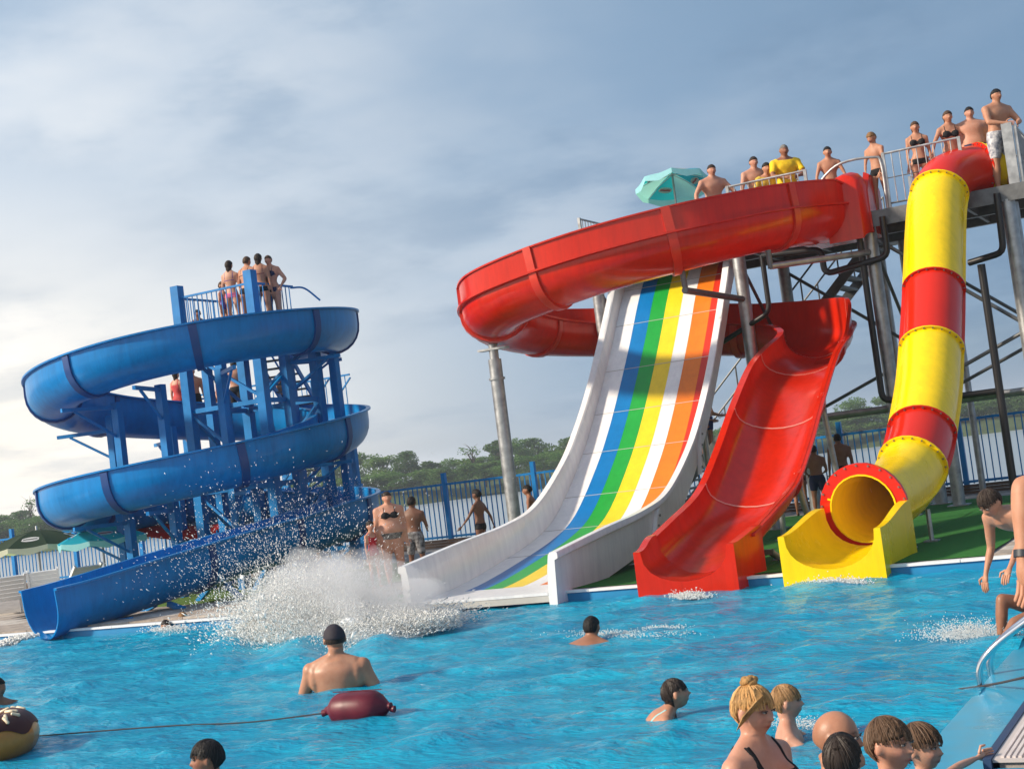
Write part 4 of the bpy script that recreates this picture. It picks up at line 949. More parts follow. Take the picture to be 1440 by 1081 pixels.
    for it in range(14 if near else 6):
        acc = np.zeros_like(co); np.add.at(acc, ed[:, 0], co[ed[:, 1]]); np.add.at(acc, ed[:, 1], co[ed[:, 0]])
        hd_ = sm(np.linalg.norm(co / h - hc, axis=1), HH * .50, HH * .72)[:, None] if it >= 1 else .6
        co += .5 * hd_ * (acc / deg - co)
    me0.vertices.foreach_set('co', co.astype(np.float32).ravel()); me0.update()
    no = np.empty(nv * 3, np.float32); me0.vertices.foreach_get('normal', no); no = no.reshape(-1, 3).astype(float); bpy.data.meshes.remove(me0)
    fv = np.array(fing.v) * h; allv = np.vstack([co, fv]); allf = faces + [tuple(nv + i for i in t) for t in fing.f]
    # placement: the head centre goes to the photo's spot
    if face is None: face = 0
    dirw = math.cos(R(face)) * -V_H + math.sin(R(face)) * V_R0; rz = math.atan2(dirw[1], dirw[0]) + math.pi / 2
    Rw = np.array(Matrix.Rotation(rz, 3, 'Z'))
    if rootrot is not None: Rw = Rw @ rotm(*[R(a) for a in rootrot])
    target = at_depth(head_px[0], head_px[1], depth) if len(head_px) == 2 else np.array(head_px)
    loc = target - Rw @ (hc * h)
    if ground is not None: loc[2] = ground
    sm_ = skin_mat(skin + ('_wet' if wet else ''), SK[skin], wet)
    me = mesh('person', allv, allf, sm_)
    # tint: lips, cheeks, brows, with shade painted into eye sockets, nostrils and mouth line
    loc_h = ((allv / h - hc) @ Rh) / HH; tint = np.ones((len(allv), 4), np.float32)
    frm = (loc_h[:, 1] < -.2)
    def gg(cx, cz, sx, sz): return np.exp(-((np.abs(loc_h[:, 0]) - cx) / sx) ** 2 - ((loc_h[:, 2] - cz) / sz) ** 2) * frm
    lips = np.clip(gg(0, -.268, .10, .035) * 1.2, 0, 1)[:, None]; brow = np.clip(gg(.14, .125, .085, .022) * 1.3, 0, 1)[:, None]; chk = gg(.18, -.12, .1, .1)[:, None]; eye = np.clip(gg(.145, .035, .07, .028) * 1.2, 0, 1)[:, None]
    t3 = tint[:, :3]; t3 *= 1 - lips * np.array([.30, .66, .62]); t3 *= 1 - brow * np.array([.72, .75, .75]) * (.5 if hairc in ('blond', 'fair') else 1) * (1 if near else .35); t3 *= 1 - chk * np.array([0, .12, .1]); t3 *= 1 - eye * (.6 if near else .12); t3 *= 1 - np.clip(gg(.045, -.155, .03, .018), 0, 1)[:, None] * .45; t3 *= 1 - np.clip(gg(0, -.268, .085, .009) * 1.2, 0, 1)[:, None] * .6
    if sex == 'm' and not child: t3 *= 1 - (np.exp(-((loc_h[:, 2] + .33) / .12) ** 2) * (loc_h[:, 1] < .05) * (np.abs(loc_h[:, 0]) < .4))[:, None] * np.array([.34, .32, .28]) * (1 if near else .35)
    if cap is None and hair == 'bald': t3 *= 1 - (np.exp(-((loc_h[:, 2] + .02) / .25) ** 2) * (loc_h[:, 1] > .05) * (np.linalg.norm(loc_h, axis=1) < .7))[:, None] * .28
    ca = me.color_attributes.new('tint', 'FLOAT_COLOR', 'POINT'); ca.data.foreach_set('color', tint.ravel())
    o = link('person', me); o.matrix_world = Matrix.Translation(Vector(loc)) @ Matrix(Rw.tolist()).to_4x4()
    tag(o, label, 'person', group)
    # ------ hair
    def headpts(off): d = hv; base_ = head_shape(d, fem, child); nn_ = d * np.array([1, 1, 1]); return (hc + ((base_ + nn_ * off[:, None]) * HH) @ Rh.T) * h
    hm = hair_mat(hairc)
    def H(p): return (hc + Rh @ (np.array(p) * HH)) * h
    if hair != 'bald' and cap is None:
        st = 'buzz' if hair == 'buzz' else 'n'; s_ = scalp(hv, st); thick = dict(buzz=.018, short=.050, crop=.038, long=.055, bun=.050, wet=.022, curly=.075, pony=.045).get(hair, .045)
        az = np.arctan2(hv[:, 0], hv[:, 1] + .3); ns = np.array([mnoise.noise(Vector((a * 20, float(z) * 2.5, 3.1 + len(PEOPLE)))) for a, z in zip(az, hv[:, 2])]); n2 = np.array([mnoise.noise(Vector((p[0] * 5, p[1] * 5, p[2] * 5 + len(PEOPLE)))) for p in hv])
        if hair == 'curly': n2 = n2 * 2.2
        off = np.where(s_ > 0, 1, 0) * 0 + (-.05 + (thick + .05) * sm(s_ + .05 * n2, -.10, .13)) + (ns * .020 + n2 * .012) * sm(s_, 0, .2) * (1 if hair != 'wet' else .6)
        keep = s_ > -.2; kf = [t for t in hf if keep[t].any()]; ho = link('hair', mesh('hair', headpts(off), kf, hm), o)
        hb = MB()
        if hair in ('long', 'wet', 'pony'):
            L = dict(long=1.15, wet=.80, pony=.95)[hair]; wd = dict(long=.33, wet=.30, pony=.09)[hair]
            y0 = .40 if hair != 'pony' else .52; rows = []
            for k in range(9):
                t = k / 8; zc = .30 - t * (L + .30); w = wd * (1.0 if hair == 'pony' else (.72 + .3 * math.sin(math.pi * min(1, t * 1.3)))) * (1 - .45 * t ** 3); yc = y0 - (.10 * t if hair != 'pony' else 0) - .06 * (1 - math.sin(min(1, t * 2) * math.pi / 2))
                dd = .09 if hair == 'pony' else .13
                rows.append([H((w * math.cos(a) + .01 * math.sin(9 * a + k), yc + dd * (1 - .4 * t) * math.sin(a) * (1 if math.sin(a) > 0 else .8) - .22 * (math.cos(a) ** 2) * (hair != 'pony') * (1 - .6 * t), zc)) for a in np.linspace(0, 2 * math.pi, 18, endpoint=False)])
            hb.loft(rows); hb.build('hair_length', hm, ho)
        if near:
            # separate locks combed from the crown (or the bun) to the hairline
            rg = np.random.default_rng(40 + len(PEOPLE)); org = nrm((0, .30, .95)) if hair == 'bun' else nrm((.05, .38, .90)); sets = [MB(), MB()]
            for k in range(230):
                az_ = rg.random() * 6.283; tgt = nrm((math.cos(az_), math.sin(az_), -.75)); L_ = None
                dirs = np.array([nrm(org * (1 - t) + tgt * t) for t in np.linspace(.02, 1, 24)]); sc_ = scalp(dirs, st); bad = np.where(sc_ < .02)[0]; e_ = bad[0] if len(bad) else 23
                if e_ < 4: continue
                d_ = dirs[:e_ + 1][::max(1, e_ // 7)]; nz = rg.normal(size=3) * .02; wob = rg.random() * 6.28
                pts_ = head_shape(np.array([nrm(q_ + nz * (i_ / len(d_)) + (.05 * math.sin(i_ * 2.2 + wob) if hair == 'curly' else .012 * math.sin(i_ * 1.3 + wob)) * np.array([1, .6, .2])) for i_, q_ in enumerate(d_)]), fem, child); pts_ = pts_ + d_ * (thick * (.75 + .35 * rg.random()) + (.02 if hair == 'curly' else 0))
                w_ = (.013 + .012 * rg.random()) * HH * h; sets[k % 2].tube([H(p_) for p_ in pts_], list(w_ * np.linspace(1, .35, len(pts_))), 5)
            for q_, sfx in zip(sets, ('', '_light')):
                c_ = HAIRC[hairc]; mm_ = hm if sfx == '' else mat('hair_light_' + hairc, tuple(min(1, x_ * 1.7 + .01) for x_ in c_), .5, .25)
                tag(q_.build('hair_locks', mm_, ho), kind='stuff')
        if hair == 'bun':
            for k in range(16):
                a = k * 2.4; rr_ = .06 + .05 * (k % 3) / 2; hb.ell(H((rr_ * math.cos(a), .14 + .8 * rr_ * math.sin(a), .57 + .035 * math.sin(k * 1.7))), np.array([.10, .10, .075]) * HH * h, 10, 7)
            hb.build('hair_bun', hm, ho)
            fb = MB()   # swept fringe and loose strands
            for k in range(12):
                x0 = -.10 - .018 * k; fb.tube([H((x0 * .6, -.10, .46)), H((x0 - .04, -.30, .36 - .006 * k)), H((x0 - .16, -.26 + .02 * k, .18 - .02 * k)), H((x0 - .18, -.10 + .02 * k, -.02 - .03 * k))], [.016 * HH * h * 1.6, .026 * HH * h * 1.6, .02 * HH * h * 1.5, .004 * HH * h], 5)
            fb.build('hair_fringe', hm, ho)
    if cap is not None:
        cmt = cloth_mat('cap', cap); s_ = hv[:, 2] - .08 + .05 * hv[:, 1]; off = -.05 + .105 * sm(s_, -.06, .06); co_ = link('cap', mesh('cap', headpts(off), [t for t in hf if (s_[t] > -.2).any()], cmt), o)
        cb = MB(); rws = []
        for t in np.linspace(-1, 1, 13):
            a = t * 1.05; rws.append([H((.36 * math.sin(a), -.36 * math.cos(a) + .02, .115)), H((.38 * math.sin(a), (-.36 - .22 * (1 - t * t)) * math.cos(a), .085)), H((.38 * math.sin(a), (-.36 - .22 * (1 - t * t)) * math.cos(a), .065)), H((.36 * math.sin(a), -.36 * math.cos(a) + .02, .085))])
        cb.loft(rws); cb.build('peak', cmt, co_); 
        s2 = .02 - np.abs(hv[:, 2] + .12) ; s2 = np.where((hv[:, 1] > -.2), -.08 - np.abs(hv[:, 2] + .1) + .30, -1); hm2 = hair_mat(hairc)
        off = -.05 + .07 * sm(s2, -.05, .08); link('hair', mesh('hair', headpts(off), [t for t in hf if (s2[t] > -.15).any()], hm2), o)
    if near:   # eyes
        M_ew = mat('eye_white', (.30, .27, .25), .3); M_ei = mat('iris', (.02, .015, .012), .15)
        for s_ in (-1, 1):
            e = MB().ell(H((s_ * .140, -.338, .035)), np.array([.062, .038, .024]) * HH * h, 12, 8, Rh).build('eye', M_ew, o); MB().ell(H((s_ * .140, -.366, .035)), np.array([.027, .018, .024]) * HH * h, 10, 6, Rh).build('iris', M_ei, e)
            MB().tube([H((s_ * .065, -.365, .050)), H((s_ * .14, -.388, .072)), H((s_ * .215, -.345, .048))], [.006 * HH * h, .011 * HH * h, .005 * HH * h], 6).build('eyelid', mat('lash', (.03, .02, .015), .6), o)
    # ------ clothing: shells cut from the body
    dists = {k: seg_dist(co, a * h, b_ * h) for k, (a, b_) in bones.items()}
    dt, tt = seg_dist(co, pel * h, mid_ * h); dt2, tt2 = seg_dist(co, mid_ * h, chest * h)
    s_par = np.where(tt < 1, tt * .43, .43 + np.maximum(tt2, 0) * .57); sp_d = np.minimum(dt, dt2) / (.085 * B)
    Ls = .30 * h
    legs_ = np.minimum(dists['tlegL'][0], dists['tlegR'][0]); lt = np.where(dists['tlegL'][0] < dists['tlegR'][0], dists['tlegL'][1], dists['tlegR'][1])
    uarm = np.minimum(dists['uarmL'][0], dists['uarmR'][0]); at_ = np.where(dists['uarmL'][0] < dists['uarmR'][0], dists['uarmL'][1], dists['uarmR'][1]); farm = np.minimum(dists['farmL'][0], dists['farmR'][0])
    is_arm = (np.minimum(uarm / (.040 * B * h), farm / (.034 * B * h)) < sp_d * .95 * .085 / .085) & (np.minimum(uarm, farm) < .055 * h * B)
    shank = np.minimum(dists['slegL'][0], dists['slegR'][0])
    is_leg = (s_par < .02) & (lt > .12)
    c0_, r0_ = frame(.7); locc = ((co / h) - c0_) @ r0_     # chest coordinates, units of height
    for ci, w in enumerate(wear):
        cm_ = wearc[ci]; col_, col2_ = (cm_ if len(cm_) == 2 else (cm_, None)); cname = w + '_' + '_'.join('%02d' % int(100 * c) for c in col_) + ('p' if col2_ else ''); cmat = cloth_mat(cname, col_, col2_)
        mt = (.10 - s_par) * Ls; th_len = dict(trunks=.60, shorts=.85, briefs=.16, bikini_bottom=.10, swimsuit=.10, skirt=.5).get(w)
        if w in ('trunks', 'shorts', 'briefs', 'bikini_bottom', 'skirt'):
            m_ = np.minimum(((.16 if w in ('trunks', 'shorts') else .09) - s_par) * Ls, np.where(shank < legs_, -.05, (th_len - lt) * .235 * h)); m_ = np.where(is_arm, -.05, m_); thick = .012 if w in ('trunks', 'shorts', 'skirt') else .005
        elif w == 'swimsuit':
            m_ = np.minimum((.80 - s_par) * Ls, np.where(shank < legs_, -.05, (.08 - lt) * .235 * h)); strap = .010 * h - np.abs(np.abs(locc[:, 0]) - .062) * h; m_ = np.maximum(m_, np.where((s_par > .7) & (s_par < 1.05), strap, -1)); m_ = np.where(is_arm, -.05, m_); thick = .004
        elif w == 'bikini_top':
            fr2 = locc[:, 1] < -.02; m_ = np.where(fr2, .048 * h - np.hypot(np.abs(locc[:, 0]) - .047, locc[:, 2] * 1.2) * h, -1); m_ = np.maximum(m_, .008 * h - np.abs(locc[:, 2] + .020) * h); strap = .007 * h - np.abs(np.abs(locc[:, 0]) - .058) * h; m_ = np.maximum(m_, np.where((s_par > .7) & (s_par < 1.02), strap, -1)); m_ = np.where(is_arm, -.05, m_); thick = .004
        elif w == 'tshirt':
            m_ = np.where(is_arm, (.72 - at_) * .17 * h, np.minimum((.99 - s_par) * Ls, (s_par + .02) * Ls)); m_ = np.where(is_arm & (farm < uarm), -.05, m_); thick = .014
        off = -.014 + (.014 + thick) * sm(m_, -.012, .010); ripple = np.array([mnoise.noise(Vector(p * 16)) for p in co]) * (.004 if thick > .008 else .001)
        keep = m_ > -.025; kf = [f for f in faces if any(keep[i] for i in f)]
        if not kf: continue
        used = np.unique(np.array([i for f in kf for i in f])); rm = {int(u): k for k, u in enumerate(used)}
        cv = co[used] + no[used] * (off + ripple * (m_ > 0))[used][:, None]
        link(w if w != 'tshirt' else 't_shirt', mesh(w, cv, [[rm[i] for i in f] for f in kf], cmat), o)
    PEOPLE.append(o)
    def W(p): return np.array(loc) + Rw @ (np.array(p) * h)
    o_info = dict(obj=o, W=W, arms=arms, H=lambda p: np.array(loc) + Rw @ H(p), h=h)
    return o_info
GS = 'bathers waiting on the slide tower platform'; GB = 'bathers on the blue tower'; GP = 'bathers in the pool'
NAVY, BLACK = (.012, .02, .06), (.012, .012, .014)
# --- foreground group in the water
person('woman with blond hair bun and black strap swimsuit standing in the pool', (1062, 998), 6.3, 48, 1.66, 'f', 'pink', 'bun', 'blond', ('swimsuit',), (BLACK,), 'stand', 1.12, near=True, wet=True, group=GP, turn=-4, nod=8)
person('boy with short fair hair in the water behind the woman with the bun', (1108, 986), 8.8, 82, 1.38, 'm', 'pink', 'crop', 'fair', ('trunks',), (NAVY,), 'swim', child=.5, near=True, wet=True, group=GP)
person('bald bearded man in the water behind the girl with wet dark hair', (1180, 1036), 6.2, 66, 1.78, 'm', 'tan', 'bald', 'dark', ('trunks',), (BLACK,), 'stand', 1.1, near=True, wet=True, group=GP, nod=6)
person('girl with tied wet dark hair seen from behind in front of the bald man', (1186, 1066), 5.6, 155, 1.40, 'f', 'tan', 'wet', 'wet', ('swimsuit',), ((.02, .02, .04),), 'stand', child=.4, near=True, wet=True, group=GP)
boy = person('boy with wet brown fringe looking aside next to the girl with dark hair', (1254, 1046), 5.75, 36, 1.36, 'm', 'pink', 'short', 'brown', ('trunks',), (NAVY,), 'stand', child=.6, near=True, wet=True, group=GP, over=dict(armL=((.3, -.75, -.42), (-.1, -1, .05))), turn=8)
tod = person('small child with wet curly hair reaching an arm to the pool deck', (1299, 1051), 6.75, 46, 1.22, 'f', 'fair', 'curly', 'brown', ('swimsuit',), ((.30, .30, .32),), 'stand', child=1., near=True, wet=True, group=GP, over=dict(armL=((1, -.05, .16), (1, -.1, .02))))
# --- swimmers further out
person('man in a dark cap seen from behind standing chest deep in the pool', (470, 898), 13.7, 172, 1.98, 'm', 'tan', 'buzz', 'dark', ('trunks',), (NAVY,), 'stand', 1.16, belly=.2, child=.12, near=True, wet=True, group=GP, cap=(.035, .03, .04), turn=28, over=dict(arm=((.42, -.06, -.9), (.1, -.3, -1))))
person('girl with long wet dark hair swimming in profile away from the maroon float', (951, 974), 10.1, 92, 1.50, 'f', 'tan', 'wet', 'wet', ('bikini_top', 'bikini_bottom'), ((.30, .55, .55), BLACK), 'swim', child=.3, near=True, wet=True, group=GP, over=dict(lean=48, leg=((.1, .9, -.35), (.05, 1, -.1))), nod=-8)
person('dark haired man swimming with one shoulder raised behind the girl', (833, 881), 15.0, 150, 1.75, 'm', 'brown', 'crop', 'black', ('trunks',), (BLACK,), 'swim', 1.05, wet=True, group=GP, over=dict(lean=40, armL=((.9, -.3, .15), (.3, -.6, -.9)), leg=((.1, .8, -.5), (.05, 1, -.2))))
person('boy with black hair in profile in the water below the rope', (289, 1066), 8.6, -55, 1.45, 'm', 'brown', 'short', 'black', ('trunks',), (NAVY,), 'stand', child=.4, near=True, wet=True, group=GP, turn=-25)
person('dark haired boy floating up to his shoulders beyond the doughnut ring', (-2, 966), 16.0, 60, 1.5, 'm', 'brown', 'crop', 'black', ('trunks',), (NAVY,), 'stand', child=.3, wet=True, group=GP, over=dict(arm=((.95, -.2, -.2), (.9, -.4, -.1))))
person('child with dark wet hair in the pool by the far edge', (233, 880), 23.2, 10, 1.35, 'm', 'tan', 'crop', 'wet', ('trunks',), (NAVY,), 'swim', child=.5, wet=True, group=GP)
person('sunlit swimmer with raised head by the far pool edge', (257, 869), 23.9, 200, 1.4, 'm', 'pink', 'crop', 'fair', ('trunks',), ((.4, .05, .03),), 'swim', child=.5, wet=True, group=GP)
# --- right edge of the pool
person('boy bending over at the pool side with one arm hanging down', (1391, 706), 10.2, -62, 1.42, 'm', 'tan', 'crop', 'dark', ('trunks',), (NAVY,), 'lean', child=.3, near=True, over=dict(lean=78, arm=((.1, -.25, -1), (-.05, -1, -.45)), armR=((.25, -.75, -.35), (.0, -.95, .25)), armL=((.15, -.5, .25), (.1, -.9, .6)), handR=(0, -1, .1), leg=((.1, .12, -1), (.05, .1, -1))), nod=38, ground=DECK_Z + .01)
sit = person('bather sitting on the pool side with feet splashing in the water', (1470, 735), 11.6, -82, 1.66, 'f', 'brown', 'long', 'dark', ('bikini_bottom', 'bikini_top'), (BLACK, BLACK), 'stand', .95, near=True, wet=True, over=dict(lean=-12, arm=((.3, .35, -.9), (.1, .25, -1)), legR=((-.10, -1, .34), (.0, -.16, -1)), legL=((.15, -1, -.12), (.1, -.62, -.75)), foot=(0, -.7, -.7)))
arm_p = person('sunlit adult beside the pool with a dark wristband on a lowered forearm', (1577, 424), 5.0, -70, 1.82, 'm', 'tan', 'short', 'brown', ('trunks', 'tshirt'), (NAVY, (.02, .42, .45)), 'stand', 1.05, near=True, over=dict(armR=((.35, -.95, -.05), (-.1, -.25, -1)), armL=((.35, -.1, -1), (.1, -.3, -1)), handR=(0, -.1, -1)), ground=DECK_Z + .01)
# wristband on the adult's right wrist
aw = arm_p['arms']['armR']; el, wr = aw[1], aw[2]; d = nrm(wr - el); c = wr - d * .012; x_ = nrm(np.cross(d, [1, 0, .2])); y_ = np.cross(d, x_)
wb = MB(); wb.loft([[(c + d * o + (x_ * math.cos(a) + y_ * math.sin(a)) * r_) * 1.82 for a in np.linspace(0, 6.283, 16, endpoint=False)] for o, r_ in ((-.007, .016), (-.007, .0195), (.007, .0195), (.007, .016))]); wb.build('wristband', mat('wristband', (.015, .02, .03), .5), arm_p['obj'])
# --- bathers on the deck by the fence
person('heavy woman in a black patterned bikini standing by the fence', (545, 708), 25.2, 12, 1.66, 'f', 'pink', 'crop', 'dark', ('bikini_top', 'bikini_bottom'), (BLACK, (BLACK, (.35, .33, .32))), 'stand', 1.42, belly=.35, ground=DECK_Z + .012, turn=5)
person('tanned boy with patterned shorts seen from behind beside the woman in black', (580, 715), 25.8, 165, 1.50, 'm', 'dark', 'crop', 'black', ('shorts',), ((BLACK, (.30, .30, .32)),), 'hold', child=.3, ground=DECK_Z + .012)
person('tanned boy in dark trunks walking along the fence behind the rainbow slide', (670, 700), 27.6, -120, 1.46, 'm', 'dark', 'crop', 'black', ('briefs',), (BLACK,), 'stand', .9, child=.35, ground=DECK_Z + .012, over=dict(armR=((.3, .4, -.9), (.1, .2, -1)), armL=((.35, -.45, -.85), (.1, -.7, -.7)), legR=((.05, -.3, -1), (0, .1, -1))))
person('tanned child leaning back against the fence near the steel pole', (741, 692), 28.4, -100, 1.42, 'm', 'brown', 'crop', 'black', ('trunks',), ((.03, .02, .03),), 'hold', child=.4, ground=DECK_Z + .012, over=dict(lean=12))
person('girl in a red swimsuit half hidden by the splash', (521, 741), 25.0, 40, 1.15, 'f', 'pink', 'long', 'dark', ('swimsuit',), ((.45, .02, .03),), 'stand', child=.6, ground=DECK_Z + .012)
person('boy in navy shorts with white waistband standing under the slide tower', (1142, 624), 29.5, 172, 1.48, 'm', 'brown', 'crop', 'dark', ('trunks',), (NAVY,), 'hold', child=.25, ground=DECK_Z + .02)
person('bather with bare brown back in black shorts under the tower', (1176, 608), 30.6, 178, 1.66, 'm', 'brown', 'crop', 'dark', ('shorts',), (BLACK,), 'stand', ground=DECK_Z + .02)
person('bather under the tower half hidden behind the red chute', (1118, 640), 30.8, 160, 1.52, 'f', 'brown', 'long', 'dark', ('bikini_bottom', 'bikini_top'), (BLACK, BLACK), 'stand', child=.1, ground=DECK_Z + .02)
def stair_z(p): t = (p[0] - S0[0]) / (S1[0] - S0[0]); return S0[2] + (S1[2] - S0[2]) * t
for k, (px, lab, sk, cl) in enumerate(((975, 'bather in dark shorts climbing the steps behind the rainbow slide', 'tan', BLACK), (992, 'sunlit bather in grey shirt low on the steps behind the rainbow slide', 'pink', (.10, .10, .12)), (1006, 'child in blue trunks on the lowest steps beside the red chute', 'fair', (.03, .06, .2)))):
    p = on_y(px, 630 + 6 * k, 30.3 + .15 * k); x = p[0]; z = S0[2] + np.ceil(max(0, (x - S0[0]) / (S1[0] - S0[0])) * 32) / 32 * (S1[2] - S0[2])
    person(lab, (x, p[1], 3.), 0, 95, 1.66 - .12 * k, 'm', sk, 'crop', 'dark', ('trunks', 'tshirt') if k == 1 else ('trunks',), (cl, (.2, .2, .22)) if k == 1 else (cl,), 'hold', ground=z)
# --- bathers on the galvanised tower platform
PG = PZ + .003
def plat(label, px, depth, face, h, ground=PG, **k): return person(label, tuple(on_y(px[0], px[1], 26.85 + (depth - 27) * .35)), depth, face, h, ground=ground, group=GS, **k)
plat('bare chested man leaning on both arms beside the platform parasol', (1000, 232), 29.0, 12, 1.80, skin='pink', hair='crop', hairc='dark', pose='lean', build=1.12, over=dict(lean=12, arm=((.62, -.45, -.72), (.1, -.35, -.95))))
plat('bare chested man beside the man in the yellow shirt', (1061, 235), 28.6, 10, 1.74, skin='pink', hair='crop', hairc='dark', pose='lean', build=1.08, over=dict(lean=10))
plat('dark haired child peeking over the red slide', (1079, 243), 28.3, 8, 1.55, skin='tan', hair='short', hairc='black', child=.4, pose='lean', wear=('trunks', 'tshirt'), wearc=(NAVY, (.55, .40, .06)))
plat('man in a yellow shirt leaning with folded arms over the red slide', (1104, 221), 28.2, 4, 1.82, skin='brown', hair='buzz', hairc='grey', wear=('trunks', 'tshirt'), wearc=(NAVY, (.78, .52, .02)), pose='cross', build=1.1, over=dict(lean=12))
plat('slim boy standing behind the entry of the red slide', (1165, 223), 27.4, -8, 1.52, skin='tan', hair='crop', hairc='black', child=.2, pose='lean', build=.95, over=dict(lean=12))
plat('boy in black trunks looking down at the platform railing', (1227, 209), 26.9, -50, 1.56, skin='tan', hair='short', hairc='fair', wear=('briefs',), wearc=(BLACK,), child=.25, build=.86, pose='hold', nod=22, over=dict(arm=((.12, -.30, -.95), (-.18, -.5, -.85))))
plat('girl in a dark bikini by the railing next to the red tube', (1289, 195), 27.0, -12, 1.60, sex='f', skin='tan', hair='long', hairc='brown', wear=('bikini_top', 'bikini_bottom'), wearc=(BLACK, BLACK), build=.95)
plat('woman in a dark bikini leaning on the red elbow of the tube', (1334, 172), 27.4, 0, 1.70, sex='f', skin='tan', hair='long', hairc='brown', wear=('bikini_top', 'bikini_bottom'), wearc=(BLACK, BLACK), pose='lean', over=dict(lean=10, arm=((.55, -.45, -.75), (.35, -.5, -.75))))
plat('stocky man with bare chest behind the yellow tube entry', (1366, 178), 28.0, -6, 1.72, skin='pink', hair='crop', hairc='black', build=1.22, belly=.2)
plat('tall man in white shorts and sunglasses leaning on the corner of the tower', (1405, 158), 26.6, 20, 1.84, skin='tan', hair='crop', hairc='black', wear=('shorts',), wearc=(((.7, .7, .72), (.12, .14, .2)),), build=1.18, pose='cross', over=dict(lean=10))
# --- bathers on the blue tower
BG = PLB + .003
def bl(label, px, depth, face, h, ground=BG, **k): return person(label, px, depth, face, h, ground=ground, group=GB, **k)
bl('girl with long dark hair in a pink swimsuit bottom on the blue tower', (322, 372), 31.5, 165, 1.66, sex='f', skin='fair', hair='long', hairc='dark', wear=('bikini_bottom', 'bikini_top'), wearc=((.62, .16, .28), (.10, .05, .25)), build=.9)
bl('woman with hair up in a black bikini behind the blue corner post', (348, 371), 31.3, 150, 1.68, sex='f', skin='tan', hair='crop', hairc='brown', wear=('bikini_bottom', 'bikini_top'), wearc=(BLACK, BLACK), build=1.1, pose='lean', over=dict(lean=12))
bl('woman with long dark hair in the middle of the blue tower group', (364, 371), 31.2, 170, 1.68, sex='f', skin='tan', hair='long', hairc='dark', wear=('bikini_bottom', 'bikini_top'), wearc=(BLACK, (.15, .03, .04)))
bl('woman in a dark bikini facing the others on the blue tower', (378, 377), 31.3, -20, 1.64, sex='f', skin='pink', hair='crop', hairc='brown', wear=('bikini_bottom', 'bikini_top'), wearc=(NAVY, NAVY), build=1.18, pose='hips')
bl('child behind the railing of the blue tower', (312, 396), 31.6, 60, 1.2, sex='f', skin='fair', hair='long', hairc='brown', wear=('swimsuit',), wearc=((.12, .06, .3),), child=.7)
bl('dark haired child coming up the stairs inside the blue tower railing', (278, 441), 32.4, 20, 1.2, ground=None, skin='brown', hair='crop', hairc='black', child=.6)
MBG = MIDB + .003
mid_people = [((246, 512), 36.6, 'woman in a red and white suit on the middle landing of the blue tower', 'f', 'pink', (.5, .06, .06), 'long', 150), ((268, 508), 36.2, 'man in black shorts on the middle landing of the blue tower', 'm', 'tan', BLACK, 'crop', 30), ((291, 512), 35.8, 'boy in patterned shorts on the middle landing of the blue tower', 'm', 'brown', NAVY, 'crop', 80), ((308, 520), 36.4, 'dark haired girl waiting between the blue posts', 'f', 'tan', BLACK, 'long', -40), ((330, 524), 35.7, 'broad backed bather in black shorts between the blue posts', 'm', 'tan', BLACK, 'crop', 175)]
for px, dpt, lab, sx, sk, cl, hr, fc in mid_people: bl(lab, px, dpt, fc, 1.62, ground=MBG, sex=sx, skin=sk, hair=hr, hairc='dark', wear=('swimsuit',) if sx == 'f' else ('shorts',), wearc=(cl,))
bl('bare chested boy seen above the blue flume between the outer posts', (370, 548), 35.6, 100, 1.06, ground=MBG, skin='tan', hair='crop', hairc='dark', child=.2)
bl('small child with only a dark head showing above the blue flume', (396, 556), 35.3, 60, .98, ground=MBG, skin='brown', hair='crop', hairc='black', child=.6)
# ------------------------------------------------------------------ things on the water
# maroon buoy with its rope
bc = on_z(505, 1008); bdir = nrm(on_z(556, 1004) - on_z(452, 1010)); blen = .62
by = empty('rope_buoy', (bc[0], bc[1], 0), math.atan2(bdir[1], bdir[0]), 'maroon inflated fender float on the rope across the pool', 'buoy')
m = MB(); rows = []
for t, r in ((-.5, .018), (-.47, .03), (-.44, .034), (-.40, .06), (-.34, .10), (-.28, .122), (-.1, .13), (.1, .132), (.25, .126), (.33, .10), (.41, .055), (.46, .03), (.49, .03), (.5, .016)):
    rows.append([(t * blen * 1.02, r * 1.2 * math.cos(a), .075 + r * 1.1 * math.sin(a) * (1 + .03 * math.sin(3 * a))) for a in np.linspace(0, 6.283, 20, endpoint=False)])
m.loft(rows); M_maroon = mat('maroon_vinyl', (.11, .006, .018), .42, .4, var=.25, vscale=7, bump=.1, bscale=9); m.build('float_body', M_maroon, by)
for s_ in (-1, 1): MB().tube([(s_ * blen * .49, 0, .055), (s_ * blen * .55, 0, .05)], [.025, .03], 10).build('end_eye', M_maroon, by)
MB().beam((-.22, 0, .218), (.24, 0, .218), .01, .006).build('seam', M_maroon, by, smooth=False)
def rope(name, pts, label, r=.008):
    P = spline(pts, 8); m = MB().tube(P, r, 6); b = P[len(P) // 2]; m.v = [v - b for v in m.v]
    o = m.build(name, M_rope, loc=b); tag(o, label, 'rope'); return o
e0 = bc - bdir * blen * .55; l0 = on_z(55, 1034, .02)
rope('float_rope', [e0 + [0, 0, .05], e0 * .75 + l0 * .25 + [0, 0, .012], e0 * .5 + l0 * .5 + [0, 0, .02], l0 * .75 + e0 * .25 + [0, 0, .012], l0, l0 + (l0 - e0) * .3], 'dark thin rope from the maroon float to the doughnut ring', .007)
rope('ladder_rope', [on_z(1346, 969, -.03), on_z(1370, 966, .015), on_z(1400, 961, .05), on_z(1440, 952, .13), on_z(1500, 938, .15)], 'dark thin rope crossing the pool ladder and the ledge', .009)
